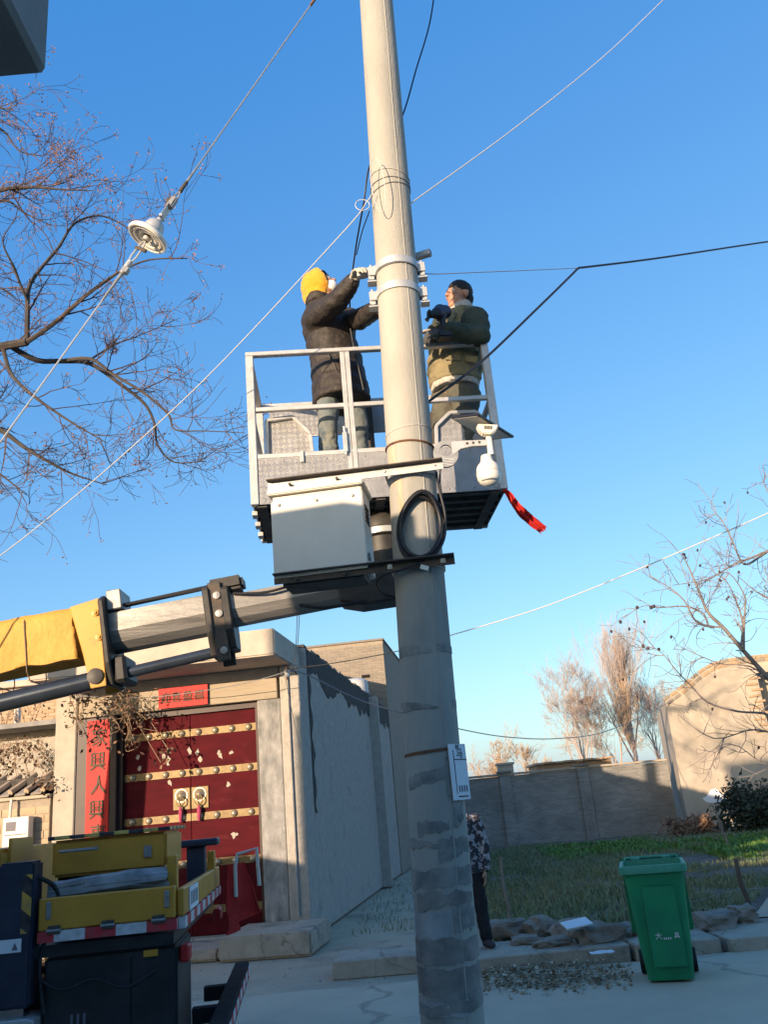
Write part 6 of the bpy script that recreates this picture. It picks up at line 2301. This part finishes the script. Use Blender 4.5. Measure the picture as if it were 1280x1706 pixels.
shell([(.38, .46, .05, .02, .02), (.43, .52, .05, .30, .01), (.50, .62, .05, .86, 0), (.515, .635, .05, .862, 0), (.515, .635, .05, .885, 0), (.485, .60, .05, .885, 0), (.475, .585, .05, .80, 0), (.40, .49, .05, .25, .01), (.36, .43, .05, .05, .02)], 'body', 'bin_green', BIN)
shell([(.56, .68, .055, .868, 0), (.575, .70, .06, .872, 0), (.575, .70, .06, .925, 0), (.56, .685, .055, .935, 0), (.505, .63, .05, .935, 0), (.50, .625, .05, .87, 0), (.56, .68, .055, .868, 0)], 'rim', 'bin_rim', BIN, False)
MB().box(-.12, .15, -.306, -.30, .15, .78, Matrix.Rotation(R_(3.5), 4, 'X') @ Matrix.Translation((0, .03, .0))).build('front_panel', 'bin_green', BIN, bev=.004)
MB().tube([(-.24, .34, .93), (-.24, .40, .95), (.24, .40, .95), (.24, .34, .93)], .014, 8).build('handle', 'bin_rim', BIN, smooth=True)
for x in (-.14, .14):
    MB().box(x - .04, x + .04, .33, .42, .925, .955).build('hinge', 'bin_rim', BIN, bev=.006)
lid = MB()
lid.v = [(-.28, .405, .95), (.28, .405, .95), (.28, .46, .30), (-.28, .46, .30), (-.28, .43, .95), (.28, .43, .95), (.28, .485, .30), (-.28, .485, .30)]
lid.f = [(0, 1, 2, 3), (7, 6, 5, 4), (0, 4, 5, 1), (1, 5, 6, 2), (2, 6, 7, 3), (3, 7, 4, 0)]
lid.build('lid', 'bin_green', BIN, bev=.01, seg=2)
for x in (-.22, .22):
    mw = Matrix.Translation((x, .24, .10)) @ Matrix.Rotation(R_(90), 4, 'Y')
    MB().lathe([(.06, -.025), (.098, -.025), (.10, 0), (.098, .025), (.06, .025)], 20, mw).build('wheel', 'black_rubber', BIN, smooth=True)
mtx = Matrix.Rotation(R_(7.0), 4, 'X')
for i, (ch, dx, sz) in enumerate((('大', -.075, .058), ('具', .075, .050))):
    glyphs(ch, sz, Matrix.Translation((.03 + dx, -.303, .37)) @ Matrix.Rotation(R_(3.5), 4, 'X') @ UPR, 'ink_white', BIN, depth=.003)
for k in range(4):
    MB().box(-.005 + k * .017, .005 + k * .017, -.306, -.298, .345, .36).build('worn_lettering', 'ink_white', BIN)

# garden stakes with netting wire
for (a, b, h, r, mt, lb) in (((835, 1428), (850, 1545), None, .022, 'stake_pale', 'pale crooked stake at the left of the garden bed'), ((1226, 1430), (1252, 1530), None, .032, 'stake', 'dark leaning stake at the right of the garden bed'), ((1060, 1470), (1066, 1520), None, .018, 'stake_pale', 'short stake half hidden left of the green bin'), ((1196, 1360), (1215, 1415), None, .03, 'stake_pale', 'pale stake standing in front of the dark bushes')):
    p0 = atz(b[0], b[1], .10)
    d_ = at(a[0], a[1], p0.y)
    pts = [p0 + V((0, 0, -.08)), p0.lerp(d_, .3) + V((.015, 0, 0)), p0.lerp(d_, .6) + V((-.012, 0, 0)), d_]
    o = MB().tube(smooth_pts(pts, 3), [r * (1 - .03 * i) for i in range(10)], 8).build('garden_stake', mt, smooth=True)
    tag(o, lb, 'stake', 'stakes in the garden')
pR = atz(1252, 1530, .10)
pL = atz(1066, 1520, .10)
for k, h in enumerate((.25, .55)):
    o = MB().tube(smooth_pts([pL + V((0, 0, h)), pL.lerp(pR, .5) + V((0, 0, h - .10)), pR + V((-.05, 0, h + .05)), pR + V((1.2, 0, h))], 6), .004, 5).build('fence_wire', 'wire_grey')
    tag(o, ('lower' if k == 0 else 'upper') + ' sagging wire strung between the garden stakes', 'wire')


# grass, weeds, bush, litter as masses
def blades(name, n, region, hmin, hmax, w, mat, seed, clump=None, label=None, cat=None, zbase=.05, dens=None):
    r = np.random.RandomState(seed)
    xs, ys = [], []
    pts = []
    while len(pts) < n:
        x = r.uniform(region[0], region[1])
        y = region[2] + (region[3] - region[2]) * r.uniform() ** 1.4
        if dens and not dens(x, y, r.uniform()):
            continue
        pts.append((x, y))
    vs_ = np.zeros((n * 5, 3))
    fs = []
    for i, (x, y) in enumerate(pts):
        h = r.uniform(hmin, hmax)
        a = r.uniform(0, 2 * math.pi)
        lean = r.uniform(.1, .75) * h
        ca, sa = math.cos(a), math.sin(a)
        b = a + math.pi / 2 + r.uniform(-.4, .4)
        cb, sb_ = math.cos(b) * w * r.uniform(.6, 1.4), math.sin(b) * w * 1.0
        z = zbase
        vs_[i * 5 + 0] = (x - cb, y - sb_, z - .02)
        vs_[i * 5 + 1] = (x + cb, y + sb_, z - .02)
        vs_[i * 5 + 2] = (x + ca * lean * .35 + cb * .8, y + sa * lean * .35 + sb_ * .8, z + h * .62)
        vs_[i * 5 + 3] = (x + ca * lean * .35 - cb * .8, y + sa * lean * .35 - sb_ * .8, z + h * .62)
        vs_[i * 5 + 4] = (x + ca * lean, y + sa * lean, z + h)
        fs.append((i * 5, i * 5 + 1, i * 5 + 2, i * 5 + 3))
        fs.append((i * 5 + 3, i * 5 + 2, i * 5 + 4))
    me = bpy.data.meshes.new(name)
    me.from_pydata(vs_.tolist(), [], fs)
    return link(name, me, mat, None, 'stuff', label, cat)


def dens_g(x, y, u):
    if 3.4 + (y - 10.5) * .52 < x < 5.2 + (y - 10.5) * .46 and y < 20:
        return False
    k = .42 + 1.1 * noise.noise(V((x * .8, y * .6, 2))) + .6 * noise.noise(V((x * 2.3, y * 1.9, 5))) + (.3 if x < 4.0 else 0) - max(0, (y - 25)) * .10
    return u < k


blades('garden_grass', 60000, (.8, 11, 11.0, 29.5), .03, .13, .009, 'grass', 3, label='dull green winter grass covering the garden plot', cat='grass', dens=dens_g, zbase=.06)


def dens_w(x, y, u):
    return u < .5 + 1.2 * noise.noise(V((x * .8, y * .8, 9)))


blades('leafy_weeds', 9000, (6.2, 12.5, 17.5, 24), .06, .20, .035, 'weed', 8, label='bright green leafy weeds at the right of the garden', cat='weeds', dens=dens_w, zbase=.06)
blades('leafy_weeds', 3500, (3.4, 6.5, 22, 27), .05, .16, .03, 'weed', 12, label='patch of green weeds in front of the boundary wall', cat='weeds', dens=dens_w, zbase=.06)
blades('path_weeds', 260, (-1.0, -.1, 13.2, 22), .03, .10, .007, 'grass', 18, label='sparse weeds along the foot of the grey side wall', cat='weeds', zbase=-.03)


def foliage(name, label, c, rx, ry, rz, n, s, mat, seed, cat='bush'):
    t = thing(name, label, cat, (c[0], c[1], 0))
    r = random.Random(seed)
    mb, st = MB(), MB()
    for i in range(9):
        a = r.uniform(0, 6.28)
        st.tube([(0.0, 0, 0), (rx * .4 * math.cos(a), ry * .4 * math.sin(a), rz * .9), (rx * .75 * math.cos(a), ry * .75 * math.sin(a), rz * 1.6)], [.02, .014, .006], 5)
    cl = [(r.uniform(-.75, .75) * rx, r.uniform(-.75, .75) * ry, r.uniform(.15, 1.7) * rz) for _ in range(14)]
    for i in range(n):
        q = r.choice(cl)
        p = V((q[0] + r.gauss(0, rx * .24), q[1] + r.gauss(0, ry * .24), max(.02, q[2] + r.gauss(0, rz * .24))))
        a = V((r.gauss(0, 1), r.gauss(0, 1), r.gauss(0, 1))).normalized()
        b = a.orthogonal().normalized()
        e = a.cross(b)
        L = s * r.uniform(.5, 1.4)
        mb.add([p, p + a * L * .5 + b * L * .3, p + a * L + e * L * .2, p + a * L * .5 - b * L * .3], [(0, 1, 2), (0, 2, 3)])
    st.build('stems', 'bark', t)
    mb.build('leaves', mat, t)
    return t


q = atz(1180, 1385, .05)
foliage('dark_bush', 'tall dark evergreen bush against the tan house wall', (9.9, 26.6), 1.0, .7, .72, 3800, .14, 'bush', 2)
foliage('dark_bush', 'low wide dark bush at the right edge below the tan house', (11.9, 25.6), 1.9, .8, .55, 5200, .14, 'bush', 6)
foliage('brown_brush', 'dry brown brushwood heap left of the dark bush', (8.2, 27.6), .8, .5, .32, 1200, .12, 'dry_leaf', 9, 'brushwood')

# leaf litter and rubble crumbs by the kerb
mb = MB()
r = random.Random(4)
for i in range(1500):
    px = r.gauss(905, 85)
    if not 795 < px < 1055:
        continue
    py = 1628 + r.gauss(0, 11) + (920 - px) * .03
    p = atz(px, py, .01)
    if p.y > 9.40:
        p.y = 9.40 - abs(r.gauss(0, .10))
    pile = .05 * math.exp(-((9.40 - p.y) / .22) ** 2)
    if r.random() < .6:
        s = r.uniform(.010, .036)
        an = r.uniform(0, 2 * math.pi)
        a = V((math.cos(an), math.sin(an), r.gauss(0, .28)))
        b = V((-math.sin(an), math.cos(an), r.gauss(0, .28)))
        h = V((0, 0, r.uniform(.006, .02) + pile * r.random()))
        mb.add([p + h, p + h + a * s + b * s * .6 + V((0, 0, r.uniform(0, .01))), p + h + a * s * 2, p + h + a * s - b * s * .6 + V((0, 0, r.uniform(0, .012)))], [(0, 1, 2), (0, 2, 3)])
    else:
        s = r.uniform(.006, .024)
        h = V((0, 0, pile * r.random()))
        mb.add([p + h + V((s, r.uniform(-s, s), 0)), p + h + V((-s, s, 0)), p + h + V((-s * .6, -s, 0)), p + h + V((0, 0, s * 1.1)), p + h - V((0, 0, .02))], [(0, 1, 3), (1, 2, 3), (2, 0, 3), (1, 0, 4), (2, 1, 4), (0, 2, 4)])
o = mb.build('leaf_litter', 'litter', kind='stuff')
tag(o, 'dry leaves and rubble crumbs swept against the kerb', 'leaf litter')
mb = MB()
for i in range(2600):
    x, y = r.uniform(-4, 9), r.uniform(9.6, 30)
    if x < .9 and y > 9.3 or x >= .9:
        s = r.uniform(.004, .013) * (1 if x < .9 else 2.0)
        z = -.03 if x < .9 else .06
        mb.add([V((x + s, y, z)), V((x - s, y + s, z)), V((x - s, y - s, z)), V((x, y, z + s * 1.2))], [(0, 1, 3), (1, 2, 3), (2, 0, 3)])
o = mb.build('pebbles', 'stone', kind='stuff')
tag(o, 'scattered pebbles and clods on the dusty ground', 'pebbles')
